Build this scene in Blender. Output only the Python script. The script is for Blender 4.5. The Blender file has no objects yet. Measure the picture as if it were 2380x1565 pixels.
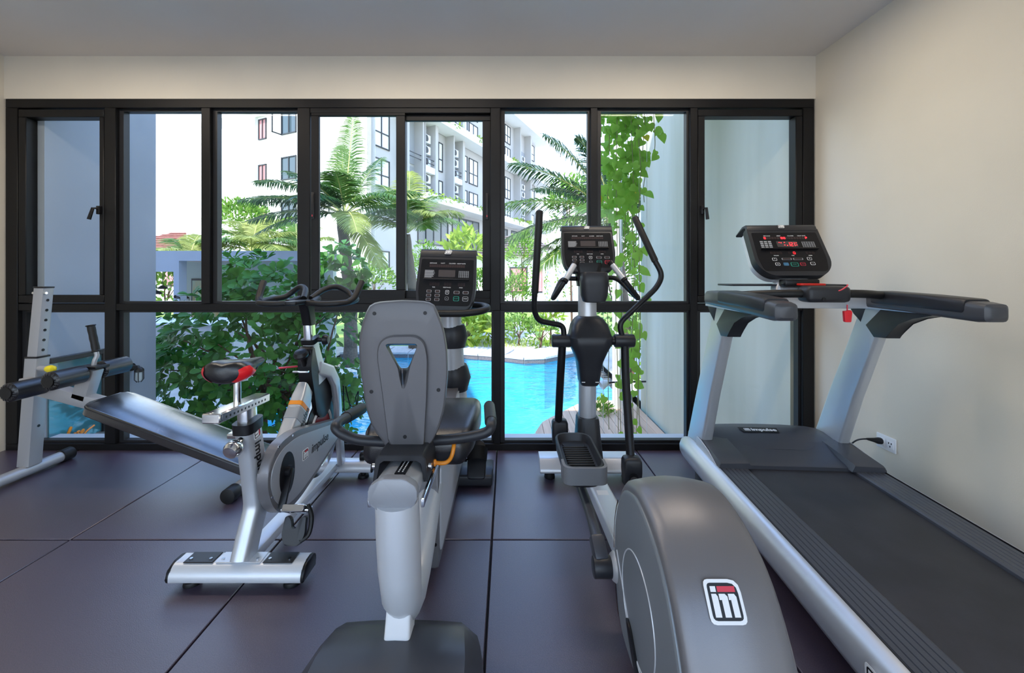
import bpy, bmesh, math, random
from mathutils import Vector as V, Matrix
R = math.radians
PI = math.pi
random.seed(11)
sc = bpy.context.scene
COL = sc.collection

# ---------------------------------------------------------------- camera
F, HC, CX, CY = 950.0, 1.253, 1180.0, 641.0        # focal length in px, eye height, principal point (2380 x 1565 frame)
cam_d = bpy.data.cameras.new('camera')
cam = bpy.data.objects.new('camera', cam_d)
COL.objects.link(cam)
cam.location = (0, 0, HC)
cam.rotation_euler = (R(90), 0, 0)
cam_d.sensor_width = 36.0
cam_d.lens = 36.0 * F / 2380.0
cam_d.shift_x = (1190.0 - CX) / 2380.0
cam_d.shift_y = -(782.5 - CY) / 2380.0
cam_d.clip_start = 0.05
cam_d.clip_end = 500
sc.camera = cam

# ---------------------------------------------------------------- sky, sun, exposure
world = bpy.data.worlds.new('sky')
sc.world = world
world.use_nodes = True
nt = world.node_tree
nt.nodes.clear()
wo = nt.nodes.new('ShaderNodeOutputWorld')
bg = nt.nodes.new('ShaderNodeBackground')
tc = nt.nodes.new('ShaderNodeTexCoord')
sx = nt.nodes.new('ShaderNodeSeparateXYZ')
cr = nt.nodes.new('ShaderNodeValToRGB')
cr.color_ramp.elements[0].position = 0.0
cr.color_ramp.elements[0].color = (0.90, 0.95, 1.0, 1)
cr.color_ramp.elements[1].position = 0.80
cr.color_ramp.elements[1].color = (0.26, 0.47, 1.0, 1)
e = cr.color_ramp.elements.new(0.30)
e.color = (0.56, 0.74, 1.0, 1)
nt.links.new(tc.outputs['Generated'], sx.inputs[0])
nt.links.new(sx.outputs['Z'], cr.inputs['Fac'])
nt.links.new(cr.outputs['Color'], bg.inputs['Color'])
nt.links.new(bg.outputs[0], wo.inputs['Surface'])
bg.inputs['Strength'].default_value = 2.3

sun_d = bpy.data.lights.new('sun', 'SUN')
sun_d.energy = 4.6
sun_d.angle = R(0.6)
sun_d.color = (1.0, 0.95, 0.86)
sun = bpy.data.objects.new('sun', sun_d)
COL.objects.link(sun)
sun.rotation_euler = V((-0.40, -0.60, 0.75)).to_track_quat('Z', 'Y').to_euler()

sc.view_settings.view_transform = 'Standard'
sc.view_settings.look = 'None'
sc.view_settings.gamma = 1.0
sc.view_settings.use_curve_mapping = False
sc.view_settings.exposure = 0.75


# ---------------------------------------------------------------- helpers
def at(px, py, d):
    return V(((px - CX) * d / F, d, HC - (py - CY) * d / F))


ORG = {}


def thing(name, label, cat, loc=(0, 0, 0), rz=0.0, group=None, local=False):
    o = bpy.data.objects.new(name, None)
    COL.objects.link(o)
    o.location = loc
    o.rotation_euler = (0, 0, rz)
    o.empty_display_size = 0.1
    o['label'] = label
    o['category'] = cat
    if group:
        o['group'] = group
    ORG[o.name] = V((0, 0, 0)) if local else V(loc)
    return o


def tag(o, label, cat, group=None):
    o['label'] = label
    o['category'] = cat
    if group:
        o['group'] = group
    return o


def obj(name, bm, mat, parent=None, smooth=38, kind=None):
    me = bpy.data.meshes.new(name)
    bmesh.ops.recalc_face_normals(bm, faces=bm.faces[:])
    org = ORG.get(parent.name) if parent else None
    if org is not None and org.length > 0:
        for v in bm.verts:
            v.co -= org
    bm.to_mesh(me)
    bm.free()
    if smooth:
        me.shade_smooth()
        me.set_sharp_from_angle(angle=R(smooth))
    me.materials.append(mat)
    o = bpy.data.objects.new(name, me)
    COL.objects.link(o)
    if parent:
        o.parent = parent
        ORG[o.name] = org if org is not None else V((0, 0, 0))
    if kind:
        o['kind'] = kind
    return o


def inst(name, me, parent=None, loc=(0, 0, 0), rot=None, scale=1.0):
    o = bpy.data.objects.new(name, me)
    COL.objects.link(o)
    l = V(loc)
    if parent:
        o.parent = parent
        l = l - ORG.get(parent.name, V((0, 0, 0)))
    o.location = l
    if rot is not None:
        o.rotation_euler = rot
    o.scale = (scale,) * 3 if not hasattr(scale, '__len__') else scale
    return o


def NB():
    return bmesh.new()


def _bev(bm, verts, bev, seg):
    if bev > 0:
        es = set()
        for v in verts:
            for e in v.link_edges:
                es.add(e)
        bmesh.ops.bevel(bm, geom=list(es), offset=bev, segments=seg, affect='EDGES', profile=0.5, clamp_overlap=True)


def box(bm, x0, x1, y0, y1, z0, z1, bev=0.0, seg=2, M=None):
    c = [V((x, y, z)) for z in (z0, z1) for y in (y0, y1) for x in (x0, x1)]
    if M:
        c = [M @ p for p in c]
    vs = [bm.verts.new(p) for p in c]
    for f in ((0, 1, 3, 2), (4, 6, 7, 5), (0, 4, 5, 1), (2, 3, 7, 6), (0, 2, 6, 4), (1, 5, 7, 3)):
        bm.faces.new([vs[i] for i in f])
    _bev(bm, vs, bev, seg)
    return bm


def Mx(o, x, y):
    """matrix with origin o, local x axis x, local y axis (approx) y, z = x cross y"""
    x = V(x).normalized()
    z = x.cross(V(y)).normalized()
    y = z.cross(x)
    m = Matrix.Identity(4)
    for i in range(3):
        m[i][0], m[i][1], m[i][2], m[i][3] = x[i], y[i], z[i], o[i]
    return m


def beam(bm, p0, p1, w, h, up=(0, 0, 1), bev=0.0, seg=2):
    """bar of width w and height h (along up) from p0 to p1"""
    p0, p1 = V(p0), V(p1)
    d = p1 - p0
    L = d.length
    d.normalize()
    s = d.cross(V(up)).normalized()
    u = s.cross(d)
    m = Matrix.Identity(4)
    for i in range(3):
        m[i][0], m[i][1], m[i][2], m[i][3] = s[i], d[i], u[i], p0[i]
    return box(bm, -w / 2, w / 2, 0, L, -h / 2, h / 2, bev, seg, m)


def rpoly(pts, r, n=4):
    out = []
    N = len(pts)
    rr = r if hasattr(r, '__len__') else [r] * N
    for i in range(N):
        p, a, b = V(pts[i]), V(pts[i - 1]), V(pts[(i + 1) % N])
        if rr[i] <= 0:
            out.append(tuple(p))
            continue
        da, db = a - p, b - p
        q = min(rr[i], da.length * .49, db.length * .49)
        p1, p2 = p + da.normalized() * q, p + db.normalized() * q
        for k in range(n + 1):
            t = k / n
            out.append(tuple(p1 * (1 - t) ** 2 + p * 2 * t * (1 - t) + p2 * t * t))
    return out


def prism(bm, pts, ax, a0, a1, bev=0.0, seg=2, M=None):
    def mk(p, a):
        q = V((a, p[0], p[1])) if ax == 'x' else V((p[0], a, p[1])) if ax == 'y' else V((p[0], p[1], a))
        return M @ q if M else q
    A = [bm.verts.new(mk(p, a0)) for p in pts]
    B = [bm.verts.new(mk(p, a1)) for p in pts]
    n = len(pts)
    f0 = bm.faces.new(A)
    f1 = bm.faces.new(B[::-1])
    for i in range(n):
        j = (i + 1) % n
        bm.faces.new((A[j], A[i], B[i], B[j]))
    if bev > 0:
        es = list(f0.edges) + list(f1.edges)
        bmesh.ops.bevel(bm, geom=es, offset=bev, segments=seg, affect='EDGES', profile=0.5, clamp_overlap=True)
    return bm


def loft(bm, rings, cap=True, closed=True):
    vr = [[bm.verts.new(p) for p in r] for r in rings]
    n = len(vr[0])
    for a, b in zip(vr, vr[1:]):
        for i in range(n if closed else n - 1):
            j = (i + 1) % n
            bm.faces.new((a[i], a[j], b[j], b[i]))
    if cap:
        bm.faces.new(vr[0][::-1])
        bm.faces.new(vr[-1])
    return bm


def rring(c, u, v, w, h, r=None, n=4):
    """rounded rectangle ring, w along u and h along v"""
    c, u, v = V(c), V(u).normalized(), V(v).normalized()
    r = min(w, h) * .25 if r is None else r
    pts = rpoly([(-w / 2, -h / 2), (w / 2, -h / 2), (w / 2, h / 2), (-w / 2, h / 2)], r, n)
    return [c + u * p[0] + v * p[1] for p in pts]


def ering(c, u, v, a, b, n=20):
    c, u, v = V(c), V(u).normalized(), V(v).normalized()
    return [c + u * (a * math.cos(2 * PI * k / n)) + v * (b * math.sin(2 * PI * k / n)) for k in range(n)]


def fillet(pts, r, n=5):
    pts = [V(p) for p in pts]
    out = [pts[0]]
    for i in range(1, len(pts) - 1):
        p, a, b = pts[i], pts[i - 1], pts[i + 1]
        da, db = a - p, b - p
        q = min(r, da.length * .49, db.length * .49)
        p1, p2 = p + da.normalized() * q, p + db.normalized() * q
        for k in range(n + 1):
            t = k / n
            out.append(p1 * (1 - t) ** 2 + p * 2 * t * (1 - t) + p2 * t * t)
    out.append(pts[-1])
    return out


def crom(pts, n=6, closed=False):
    pts = [V(p) for p in pts]
    N = len(pts)
    out = []
    for i in range(N if closed else N - 1):
        p1, p2 = pts[i], pts[(i + 1) % N]
        p0 = pts[i - 1] if (closed or i > 0) else p1 * 2 - p2
        p3 = pts[(i + 2) % N] if (closed or i + 2 < N) else p2 * 2 - p1
        for k in range(n):
            t = k / n
            out.append(0.5 * ((2 * p1) + (p2 - p0) * t + (2 * p0 - 5 * p1 + 4 * p2 - p3) * t * t + (3 * p1 - p0 - 3 * p2 + p3) * t ** 3))
    if not closed:
        out.append(pts[-1])
    return out


def tube(bm, pts, r, n=12, cap=True, bend=0.0):
    pts = fillet(pts, bend) if bend > 0 else [V(p) for p in pts]
    N = len(pts)
    rr = r if hasattr(r, '__len__') else [r] * N
    if len(rr) != N:
        rr = [rr[0] + (rr[-1] - rr[0]) * i / (N - 1) for i in range(N)]
    T = []
    for i in range(N):
        t = pts[min(i + 1, N - 1)] - pts[max(i - 1, 0)]
        T.append(t.normalized())
    u = T[0].orthogonal().normalized()
    rings = []
    for i in range(N):
        u = (u - T[i] * u.dot(T[i]))
        u = u.normalized() if u.length > 1e-6 else T[i].orthogonal().normalized()
        w = T[i].cross(u)
        rings.append([pts[i] + (u * math.cos(2 * PI * k / n) + w * math.sin(2 * PI * k / n)) * rr[i] for k in range(n)])
    return loft(bm, rings, cap)


def cyl(bm, p0, p1, r, r1=None, n=20, bev=0.0):
    p0, p1 = V(p0), V(p1)
    r1 = r if r1 is None else r1
    if bev <= 0:
        return tube(bm, [p0, p1], [r, r1], n)
    d = (p1 - p0).normalized()
    return tube(bm, [p0, p0 + d * bev * .3, p0 + d * bev, p1 - d * bev, p1 - d * bev * .3, p1],
                [r - bev, r - bev * .3, r, r1, r1 - bev * .3, r1 - bev], n)


def lathe(bm, prof, o, ax, n=24, cap=True):
    o, ax = V(o), V(ax).normalized()
    u = ax.orthogonal().normalized()
    w = ax.cross(u)
    rings = [[o + ax * h + (u * math.cos(2 * PI * k / n) + w * math.sin(2 * PI * k / n)) * max(rad, 1e-4) for k in range(n)] for rad, h in prof]
    return loft(bm, rings, cap)


def torus(bm, c, ax, r, rt, n=32, m=8):
    c, ax = V(c), V(ax).normalized()
    u = ax.orthogonal().normalized()
    w = ax.cross(u)
    vr = []
    for i in range(n):
        d = u * math.cos(2 * PI * i / n) + w * math.sin(2 * PI * i / n)
        vr.append([bm.verts.new(c + d * (r + rt * math.cos(2 * PI * k / m)) + ax * rt * math.sin(2 * PI * k / m)) for k in range(m)])
    for i in range(n):
        for k in range(m):
            bm.faces.new((vr[i][k], vr[(i + 1) % n][k], vr[(i + 1) % n][(k + 1) % m], vr[i][(k + 1) % m]))
    return bm


def strip(bm, pa, pb):
    va = [bm.verts.new(p) for p in pa]
    vb = [bm.verts.new(p) for p in pb]
    for i in range(len(va) - 1):
        bm.faces.new((va[i], va[i + 1], vb[i + 1], vb[i]))
    return bm


# ---------------------------------------------------------------- materials
def mat(name, col, rough=.5, metal=0.0, var=0.0, scale=30.0, bump=0.0, bscale=None, spec=.5, coat=0.0, crough=.1, emit=0.0, col2=None, stretch=None):
    m = bpy.data.materials.new(name)
    m.use_nodes = True
    t = m.node_tree
    p = t.nodes['Principled BSDF']
    p.inputs['Base Color'].default_value = (*col, 1)
    p.inputs['Roughness'].default_value = rough
    p.inputs['Metallic'].default_value = metal
    p.inputs['Specular IOR Level'].default_value = spec
    p.inputs['Coat Weight'].default_value = coat
    p.inputs['Coat Roughness'].default_value = crough
    if emit:
        p.inputs['Emission Color'].default_value = (*col, 1)
        p.inputs['Emission Strength'].default_value = emit
    tcn = mp = None
    if var or bump:
        tcn = t.nodes.new('ShaderNodeTexCoord')
        mp = t.nodes.new('ShaderNodeMapping')
        t.links.new(tcn.outputs['Object'], mp.inputs[0])
        if stretch:
            mp.inputs['Scale'].default_value = stretch
    if var:
        nz = t.nodes.new('ShaderNodeTexNoise')
        nz.inputs['Scale'].default_value = scale
        nz.inputs['Detail'].default_value = 4
        t.links.new(mp.outputs[0], nz.inputs['Vector'])
        rp = t.nodes.new('ShaderNodeValToRGB')
        a = col2 or tuple(min(1, c * (1 + var)) for c in col)
        b = tuple(c * (1 - var) for c in col) if not col2 else col
        rp.color_ramp.elements[0].position = .32
        rp.color_ramp.elements[1].position = .68
        rp.color_ramp.elements[0].color = (*b, 1)
        rp.color_ramp.elements[1].color = (*a, 1)
        t.links.new(nz.outputs['Fac'], rp.inputs['Fac'])
        t.links.new(rp.outputs[0], p.inputs['Base Color'])
    if bump:
        nb = t.nodes.new('ShaderNodeTexNoise')
        nb.inputs['Scale'].default_value = bscale or scale
        nb.inputs['Detail'].default_value = 3
        t.links.new(mp.outputs[0], nb.inputs['Vector'])
        bn = t.nodes.new('ShaderNodeBump')
        bn.inputs['Strength'].default_value = bump
        bn.inputs['Distance'].default_value = .01
        t.links.new(nb.outputs['Fac'], bn.inputs['Height'])
        t.links.new(bn.outputs[0], p.inputs['Normal'])
    return m


def leafmat(name, col, col2, trans=.35, rough=.4):
    m = mat(name, col, rough, var=.2, scale=3.0, col2=col2, spec=.22)
    t = m.node_tree
    p = t.nodes['Principled BSDF']
    out = t.nodes['Material Output']
    tr = t.nodes.new('ShaderNodeBsdfTranslucent')
    mx = t.nodes.new('ShaderNodeMixShader')
    mx.inputs[0].default_value = trans
    src = p.inputs['Base Color'].links[0].from_socket
    t.links.new(src, tr.inputs['Color'])
    t.links.new(p.outputs[0], mx.inputs[1])
    t.links.new(tr.outputs[0], mx.inputs[2])
    t.links.new(mx.outputs[0], out.inputs[0])
    return m


def glassmat(name, tint, ior=1.45, bump=0.0):
    m = bpy.data.materials.new(name)
    m.use_nodes = True
    t = m.node_tree
    t.nodes.clear()
    out = t.nodes.new('ShaderNodeOutputMaterial')
    tr = t.nodes.new('ShaderNodeBsdfTransparent')
    tr.inputs[0].default_value = (*tint, 1)
    gl = t.nodes.new('ShaderNodeBsdfGlossy')
    gl.inputs['Roughness'].default_value = 0.0
    fr = t.nodes.new('ShaderNodeFresnel')
    # both faces of a thin sheet reflect alike: undo the node's inversion on back faces
    ge = t.nodes.new('ShaderNodeNewGeometry')
    io = t.nodes.new('ShaderNodeMix')
    io.data_type = 'FLOAT'
    io.inputs['A'].default_value = ior
    io.inputs['B'].default_value = 1.0 / ior
    t.links.new(ge.outputs['Backfacing'], io.inputs['Factor'])
    t.links.new(io.outputs['Result'], fr.inputs['IOR'])
    mx = t.nodes.new('ShaderNodeMixShader')
    t.links.new(fr.outputs[0], mx.inputs[0])
    t.links.new(tr.outputs[0], mx.inputs[1])
    t.links.new(gl.outputs[0], mx.inputs[2])
    t.links.new(mx.outputs[0], out.inputs[0])
    if bump:
        tcn = t.nodes.new('ShaderNodeTexCoord')
        mp = t.nodes.new('ShaderNodeMapping')
        mp.inputs['Scale'].default_value = (1.0, 2.2, 1.0)
        nb = t.nodes.new('ShaderNodeTexNoise')
        nb.inputs['Scale'].default_value = 2.2
        nb.inputs['Detail'].default_value = 3
        bn = t.nodes.new('ShaderNodeBump')
        bn.inputs['Strength'].default_value = bump
        bn.inputs['Distance'].default_value = .06
        t.links.new(tcn.outputs['Object'], mp.inputs[0])
        t.links.new(mp.outputs[0], nb.inputs['Vector'])
        t.links.new(nb.outputs['Fac'], bn.inputs['Height'])
        t.links.new(bn.outputs[0], gl.inputs['Normal'])
        t.links.new(bn.outputs[0], fr.inputs['Normal'])
    return m


m_wall = mat('cream_wall_paint', (.74, .68, .57), .75, var=.02, scale=3, bump=.05, bscale=180)
m_ceil = mat('ceiling_paint', (.70, .655, .61), .85, var=.02, scale=2)
m_frame = mat('black_aluminium', (.006, .006, .007), .45, .0, bump=.03, bscale=300, spec=.28)
m_frame_in = mat('black_aluminium_bead', (.018, .018, .02), .4, spec=.35)
m_mat = mat('rubber_floor_mat', (.044, .034, .058), .36, var=.5, scale=260, col2=(.088, .060, .088), bump=.16, bscale=320, spec=1.0, coat=.45, crough=.34)
m_under = mat('dark_floor_gap', (.006, .005, .007), .8)
m_silver = mat('silver_paint', (.60, .62, .66), .33, .55, bump=.03, bscale=500)
m_silver2 = mat('light_silver_paint', (.68, .70, .74), .36, .35, bump=.03, bscale=500)
m_chrome = mat('chrome', (.82, .83, .85), .12, 1.0)
m_dark = mat('dark_grey_plastic', (.020, .021, .026), .40, spec=.42, bump=.06, bscale=600)
m_shell = mat('charcoal_shell_plastic', (.185, .180, .192), .36, .35, bump=.05, bscale=600)
m_backrest = mat('backrest_plastic', (.130, .128, .138), .40, .2, bump=.05, bscale=600)
m_shell_d = mat('charcoal_edge_plastic', (.046, .049, .062), .38, spec=.6)
m_black = mat('black_plastic', (.007, .007, .009), .36, spec=.35, bump=.04, bscale=500)
m_rubber = mat('black_rubber_grip', (.008, .008, .009), .48, spec=.4, bump=.12, bscale=700)
m_face = mat('console_face_film', (.008, .008, .010), .35, spec=.25)
m_screen = mat('unlit_screen', (.07, .06, .06), .25, spec=.3)
m_seg = mat('unlit_segment', (.045, .030, .030), .4, spec=.2)
m_print = mat('grey_print', (.32, .33, .35), .5)
m_white = mat('white_print', (.85, .85, .86), .5)
m_red = mat('red_print', (.65, .03, .06), .45)
m_green = mat('green_print', (.02, .30, .22), .45)
m_blue = mat('blue_print', (.05, .16, .28), .45)
m_led = mat('red_led', (1.0, .02, .03), .4, emit=2.2)
m_orange = mat('orange_paint', (.85, .28, .02), .35)
m_yellow = mat('yellow_plastic', (.90, .72, .02), .35)
m_padv = mat('black_vinyl', (.010, .010, .013), .30, bump=.08, bscale=260, spec=.6)
m_pad = mat('bench_vinyl', (.014, .014, .018), .26, bump=.02, bscale=260, spec=1.0, coat=1.0, crough=.22)
m_bench = mat('grey_bench_paint', (.42, .42, .44), .4, .3, bump=.03, bscale=500)
m_handrail = mat('grey_handrail_plastic', (.055, .057, .066), .34, bump=.05, bscale=600)
m_lip = mat('grey_pedal_lip', (.17, .175, .19), .4)
m_belt = mat('running_belt', (.027, .028, .036), .58, var=.15, scale=9, bump=.15, bscale=500)
m_rail = mat('side_rail_plastic', (.058, .065, .084), .38, bump=.1, bscale=300)
m_glass = glassmat('window_glass', (.975, .99, .985), 1.25)
m_pot = mat('white_plastic', (.80, .80, .82), .35)
# ---------------------------------------------------------------- room shell
YW = 2.94                                  # inner face of the window wall
XL, XR, ZC, YB = -3.61, 2.207, 2.828, -1.5
KW = YW / F


def wx(px):
    return (px - CX) * KW


def wz(py):
    return HC - (py - CY) * KW


# floor slab with separate rubber mats
bm = NB()
box(bm, XL - .3, XR + .3, YB - .3, YW + .10, -.20, -.016)
floor = obj('floor', bm, m_under, kind='structure')
xs = [-.0755 + (i * 1.0) for i in range(-4, 4)]
ys = [-1.061, -.061, .939, 1.939, 2.939]
for i in range(len(xs)):
    x0 = xs[i] + .0035
    x1 = xs[i] + .9965
    if i == 0:
        x0 = XL
    if x0 > XR:
        continue
    x1 = min(x1, XR)
    for j in range(len(ys) - 1):
        bm = NB()
        box(bm, x0, x1, ys[j] + .0035, ys[j + 1] - .0035, -.016, 0, .003, 1)
        obj('floor_mat', bm, m_mat, floor)

bm = NB()
box(bm, XL - .3, XR + .3, YB - .8, YW + .25, ZC, ZC + .3)  # rear overhang is an unseen addition that limits sun through the back glazing
obj('ceiling', bm, m_ceil, kind='structure')
bm = NB()
box(bm, -.45, XR + .3, YB, YW + .2, ZC + .3, 7.0)  # unseen block added over the room to shade the right outer wall
obj('wall_upper_shade_block', bm, m_ceil, kind='structure')
bm = NB()
box(bm, XR, XR + .25, YB, YW + .16, -.2, ZC)
obj('wall_right', bm, m_wall, kind='structure')
bm = NB()
box(bm, XL - .25, XL, YB, YW + .16, -.2, ZC)
obj('wall_left', bm, m_wall, kind='structure')
bm = NB()
ztop = wz(231)
box(bm, XL, XR, YW - .01, YW + .16, ztop, ZC)
obj('wall_front', bm, m_wall, kind='structure')
# rear wall: glazed almost full width, open to the daylight behind the photographer
bm = NB()
for a, b in ((XL, -3.35), (-1.55, -1.40), (.25, .40), (2.0, XR)):
    box(bm, a, b, YB - .2, YB, -.2, ZC)
for a, b in ((-3.35, -1.55), (-1.40, .25), (.40, 2.0)):
    box(bm, a, b, YB - .2, YB, 2.5, ZC)
wall_back = obj('wall_back', bm, m_wall, kind='structure')
for a, b in ((-3.35, -1.55), (-1.40, .25), (.40, 2.0)):
    bm = NB()
    box(bm, a, b, YB - .11, YB - .10, 0, 2.5)
    g = obj('pane', bm, m_glass, wall_back)

# ---------------------------------------------------------------- window wall
win = bpy.data.objects.new('window_1', None)
COL.objects.link(win)
win['kind'] = 'structure'
win['label'] = 'full-width black aluminium window wall facing the pool garden'
ORG[win.name] = V((0, 0, 0))
Y0, Y1 = YW - .012, YW + .07


def fr(bm, xa, xb, ya, yb, y0=Y0, y1=Y1, bev=.003):
    """frame bar from pixel bounds measured on the wall plane"""
    box(bm, wx(xa), wx(xb), y0, y1, wz(yb), wz(ya), bev, 1)


bm = NB()
fr(bm, 17, 1890, 231, 252)
fr(bm, 17, 1890, 1031, 1046)
fr(bm, 17, 45, 252, 1031)
fr(bm, 1864, 1890, 252, 1031)
obj('outer_frame', bm, m_frame, win)
for xa, xb, ya, yb in ((246, 272, 252, 1031), (470, 491, 252, 706), (693, 722, 252, 706), (1140, 1163, 252, 722), (1372, 1388, 252, 706),
                       (1603, 1620, 252, 1031), (1147, 1163, 722, 1031)):
    bm = NB()
    fr(bm, xa, xb, ya, yb)
    obj('mullion', bm, m_frame, win)
for xa, xb in ((45, 246), (272, 1147), (1163, 1603), (1620, 1864)):
    bm = NB()
    fr(bm, xa, xb, 706, 722, Y0 + .004, Y1)
    obj('transom', bm, m_frame, win)
# glazing beads (slim, set back) and panes
GL = [(272, 470, 252, 706), (491, 693, 252, 706), (1163, 1372, 252, 706), (1388, 1603, 252, 706),
      (45, 246, 722, 1031), (272, 1147, 722, 1031), (1163, 1603, 722, 1031), (1620, 1864, 722, 1031)]
for xa, xb, ya, yb in GL:
    bm = NB()
    t = 5
    for q in ((xa, xb, ya, ya + t), (xa, xb, yb - t, yb), (xa, xa + t * 2, ya + t, yb - t), (xb - t, xb, ya + t, yb - t)):
        fr(bm, *q, y0=Y0 + .03, y1=Y1 - .005, bev=0)
    obj('glazing_bead', bm, m_frame_in, win)
    bm = NB()
    box(bm, wx(xa) + .004, wx(xb) - .004, YW + .045, YW + .051, wz(yb) + .004, wz(ya) - .004)
    obj('pane', bm, m_glass, win)
# casement sashes at both ends
for xa, xb, ya, yb, t, hx, sg in ((48, 246, 256, 704, 18, 238, -1), (1620, 1862, 256, 704, 16, 1629, 1)):
    bm = NB()
    for q in ((xa, xb, ya, ya + t), (xa, xb, yb - t, yb), (xa, xa + t, ya + t, yb - t), (xb - t * .6 if sg < 0 else xb - t, xb, ya + t, yb - t)):
        fr(bm, *q, y0=Y0 - .004, y1=Y1 - .01, bev=.004)
    s = obj('casement_sash', bm, m_frame, win)
    bm = NB()
    box(bm, wx(xa + t) - .01, wx(xb - t * .6) + .01, YW + .03, YW + .036, wz(yb - t) - .01, wz(ya + t) + .01)
    obj('pane', bm, m_glass, s)
    bm = NB()
    c = V((wx(hx), Y0 - .004, wz(490)))
    box(bm, c.x - .012, c.x + .012, c.y - .02, c.y + .002, c.z - .03, c.z + .03, .004)
    tube(bm, [c + V((0, -.015, .01)), c + V((sg * .012, -.04, .01)), c + V((sg * .018 if sg > 0 else -.035, -.045, -.07))], [.009, .010, .012], 8)
    obj('handle', bm, m_black, s)
# sliding pair in the middle bay
bm = NB()
for q in ((722, 1140, 252, 264), (722, 1140, 694, 706)):
    fr(bm, *q, y0=Y0 + .002, y1=Y1)
obj('sliding_track', bm, m_frame, win)
for xa, xb, ya, yb, l, r, t, b, yo, hx in ((724, 942, 258, 702, 18, 21, 12, 28, Y0 + .004, 729), (930, 1140, 264, 702, 12, 19, 14, 26, Y0 + .034, 1132)):
    bm = NB()
    for q in ((xa, xb, ya, ya + t), (xa, xb, yb - b, yb), (xa, xa + l, ya + t, yb - b), (xb - r, xb, ya + t, yb - b)):
        fr(bm, *q, y0=yo, y1=yo + .028, bev=.003)
    s = obj('sliding_sash', bm, m_frame, win)
    bm = NB()
    box(bm, wx(xa + l) - .008, wx(xb - r) + .008, yo + .012, yo + .018, wz(yb - b) - .008, wz(ya + t) + .008)
    obj('pane', bm, m_glass, s)
    bm = NB()
    c = V((wx(hx), yo, wz(479)))
    box(bm, c.x - .011, c.x + .011, c.y - .010, c.y + .002, c.z - .095, c.z + .095, .003)
    box(bm, c.x + .002, c.x + .008, c.y - .016, c.y - .006, c.z - .085, c.z + .08, .002)
    h = obj('latch', bm, m_frame_in, s)
    bm = NB()
    box(bm, c.x - .004, c.x + .002, c.y - .013, c.y - .008, c.z - .078, c.z - .065)
    obj('red_latch_mark', bm, m_red, h)
# pale outer sill under the glass
bm = NB()
box(bm, wx(45), wx(1864), YW + .052, YW + .16, wz(1031) - .02, wz(1028), .004)
obj('sill', bm, mat('outer_sill', (.55, .56, .58), .5), win)

# ---------------------------------------------------------------- unseen linear fill lights added to brighten the room, just above the upper edge
for i, lx in enumerate((-2.5, -.75, 1.0)):
    ly = 2.08
    lt = thing('fill_lamp', ('slim unseen fill lamp added nearest the left wall', 'slim unseen fill lamp added in the middle of the room',
                                'slim unseen fill lamp added nearest the right wall')[i], 'added fill lamp', (lx, ly, ZC), group='added linear fill lamps')
    bm = NB()
    box(bm, lx - .62, lx + .62, ly - .07, ly - .055, ZC - .03, ZC)
    box(bm, lx - .62, lx + .62, ly + .055, ly + .07, ZC - .03, ZC)
    box(bm, lx - .62, lx - .60, ly - .055, ly + .055, ZC - .03, ZC)
    box(bm, lx + .60, lx + .62, ly - .055, ly + .055, ZC - .03, ZC)
    obj('housing', bm, m_pot, lt)
    bm = NB()
    box(bm, lx - .60, lx + .60, ly - .055, ly + .055, ZC - .012, ZC - .002)
    obj('diffuser', bm, mat('fill_diffuser', (1, .93, .84), .5, emit=1.0), lt)
    ld = bpy.data.lights.new('fill_light', 'AREA')
    ld.shape = 'RECTANGLE'
    ld.size = 1.18
    ld.size_y = .10
    ld.energy = 8
    ld.color = (1, .86, .70)
    lo = bpy.data.objects.new('fill_light', ld)
    COL.objects.link(lo)
    lo.parent = lt
    lo.location = (0, 0, -.032)

# ---------------------------------------------------------------- power outlet on the right wall
y0, y1 = 2.317, 2.438
t = thing('wall_outlet', 'white double power socket on the wall beside the treadmill', 'socket', (XR, (y0 + y1) / 2, .24))
bm = NB()
box(bm, XR - .009, XR - .0005, y0, y1, .238, .322, .004)
obj('cover_plate', bm, m_pot, t)
for k, yy in enumerate((2.348, 2.405)):
    bm = NB()
    box(bm, XR - .011, XR - .008, yy - .022, yy + .022, .258, .302, .002)
    s = obj('socket', bm, m_white, t)
    bm = NB()
    for dy, dz in ((-.008, .008), (.008, .008), (0, -.010)):
        box(bm, XR - .0118, XR - .010, yy + dy - .0025, yy + dy + .0025, .28 + dz - .005, .28 + dz + .005)
    obj('socket_holes', bm, m_black, s)
bm = NB()
pp = [V((XR - .03, 2.405, .282)), V((XR - .09, 2.41, .29)), V((XR - .14, 2.43, .27)), V((XR - .17, 2.46, .20)), V((XR - .15, 2.52, .08)), V((XR - .13, 2.60, .012)), V((XR - .25, 2.72, .008)), V((1.75, 2.66, .008))]
tube(bm, crom(pp, 6), .0045, 8)
pc = tag(obj('power_cord', bm, m_black), 'black power cord plugged into the wall outlet', 'cord')
bm = NB()
tube(bm, [(XR - .012, 2.405, .28), (XR - .03, 2.405, .282), (XR - .05, 2.406, .285), (XR - .09, 2.41, .29)], [.019, .019, .013, .006], 10)
obj('plug', bm, m_black, pc)
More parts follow.
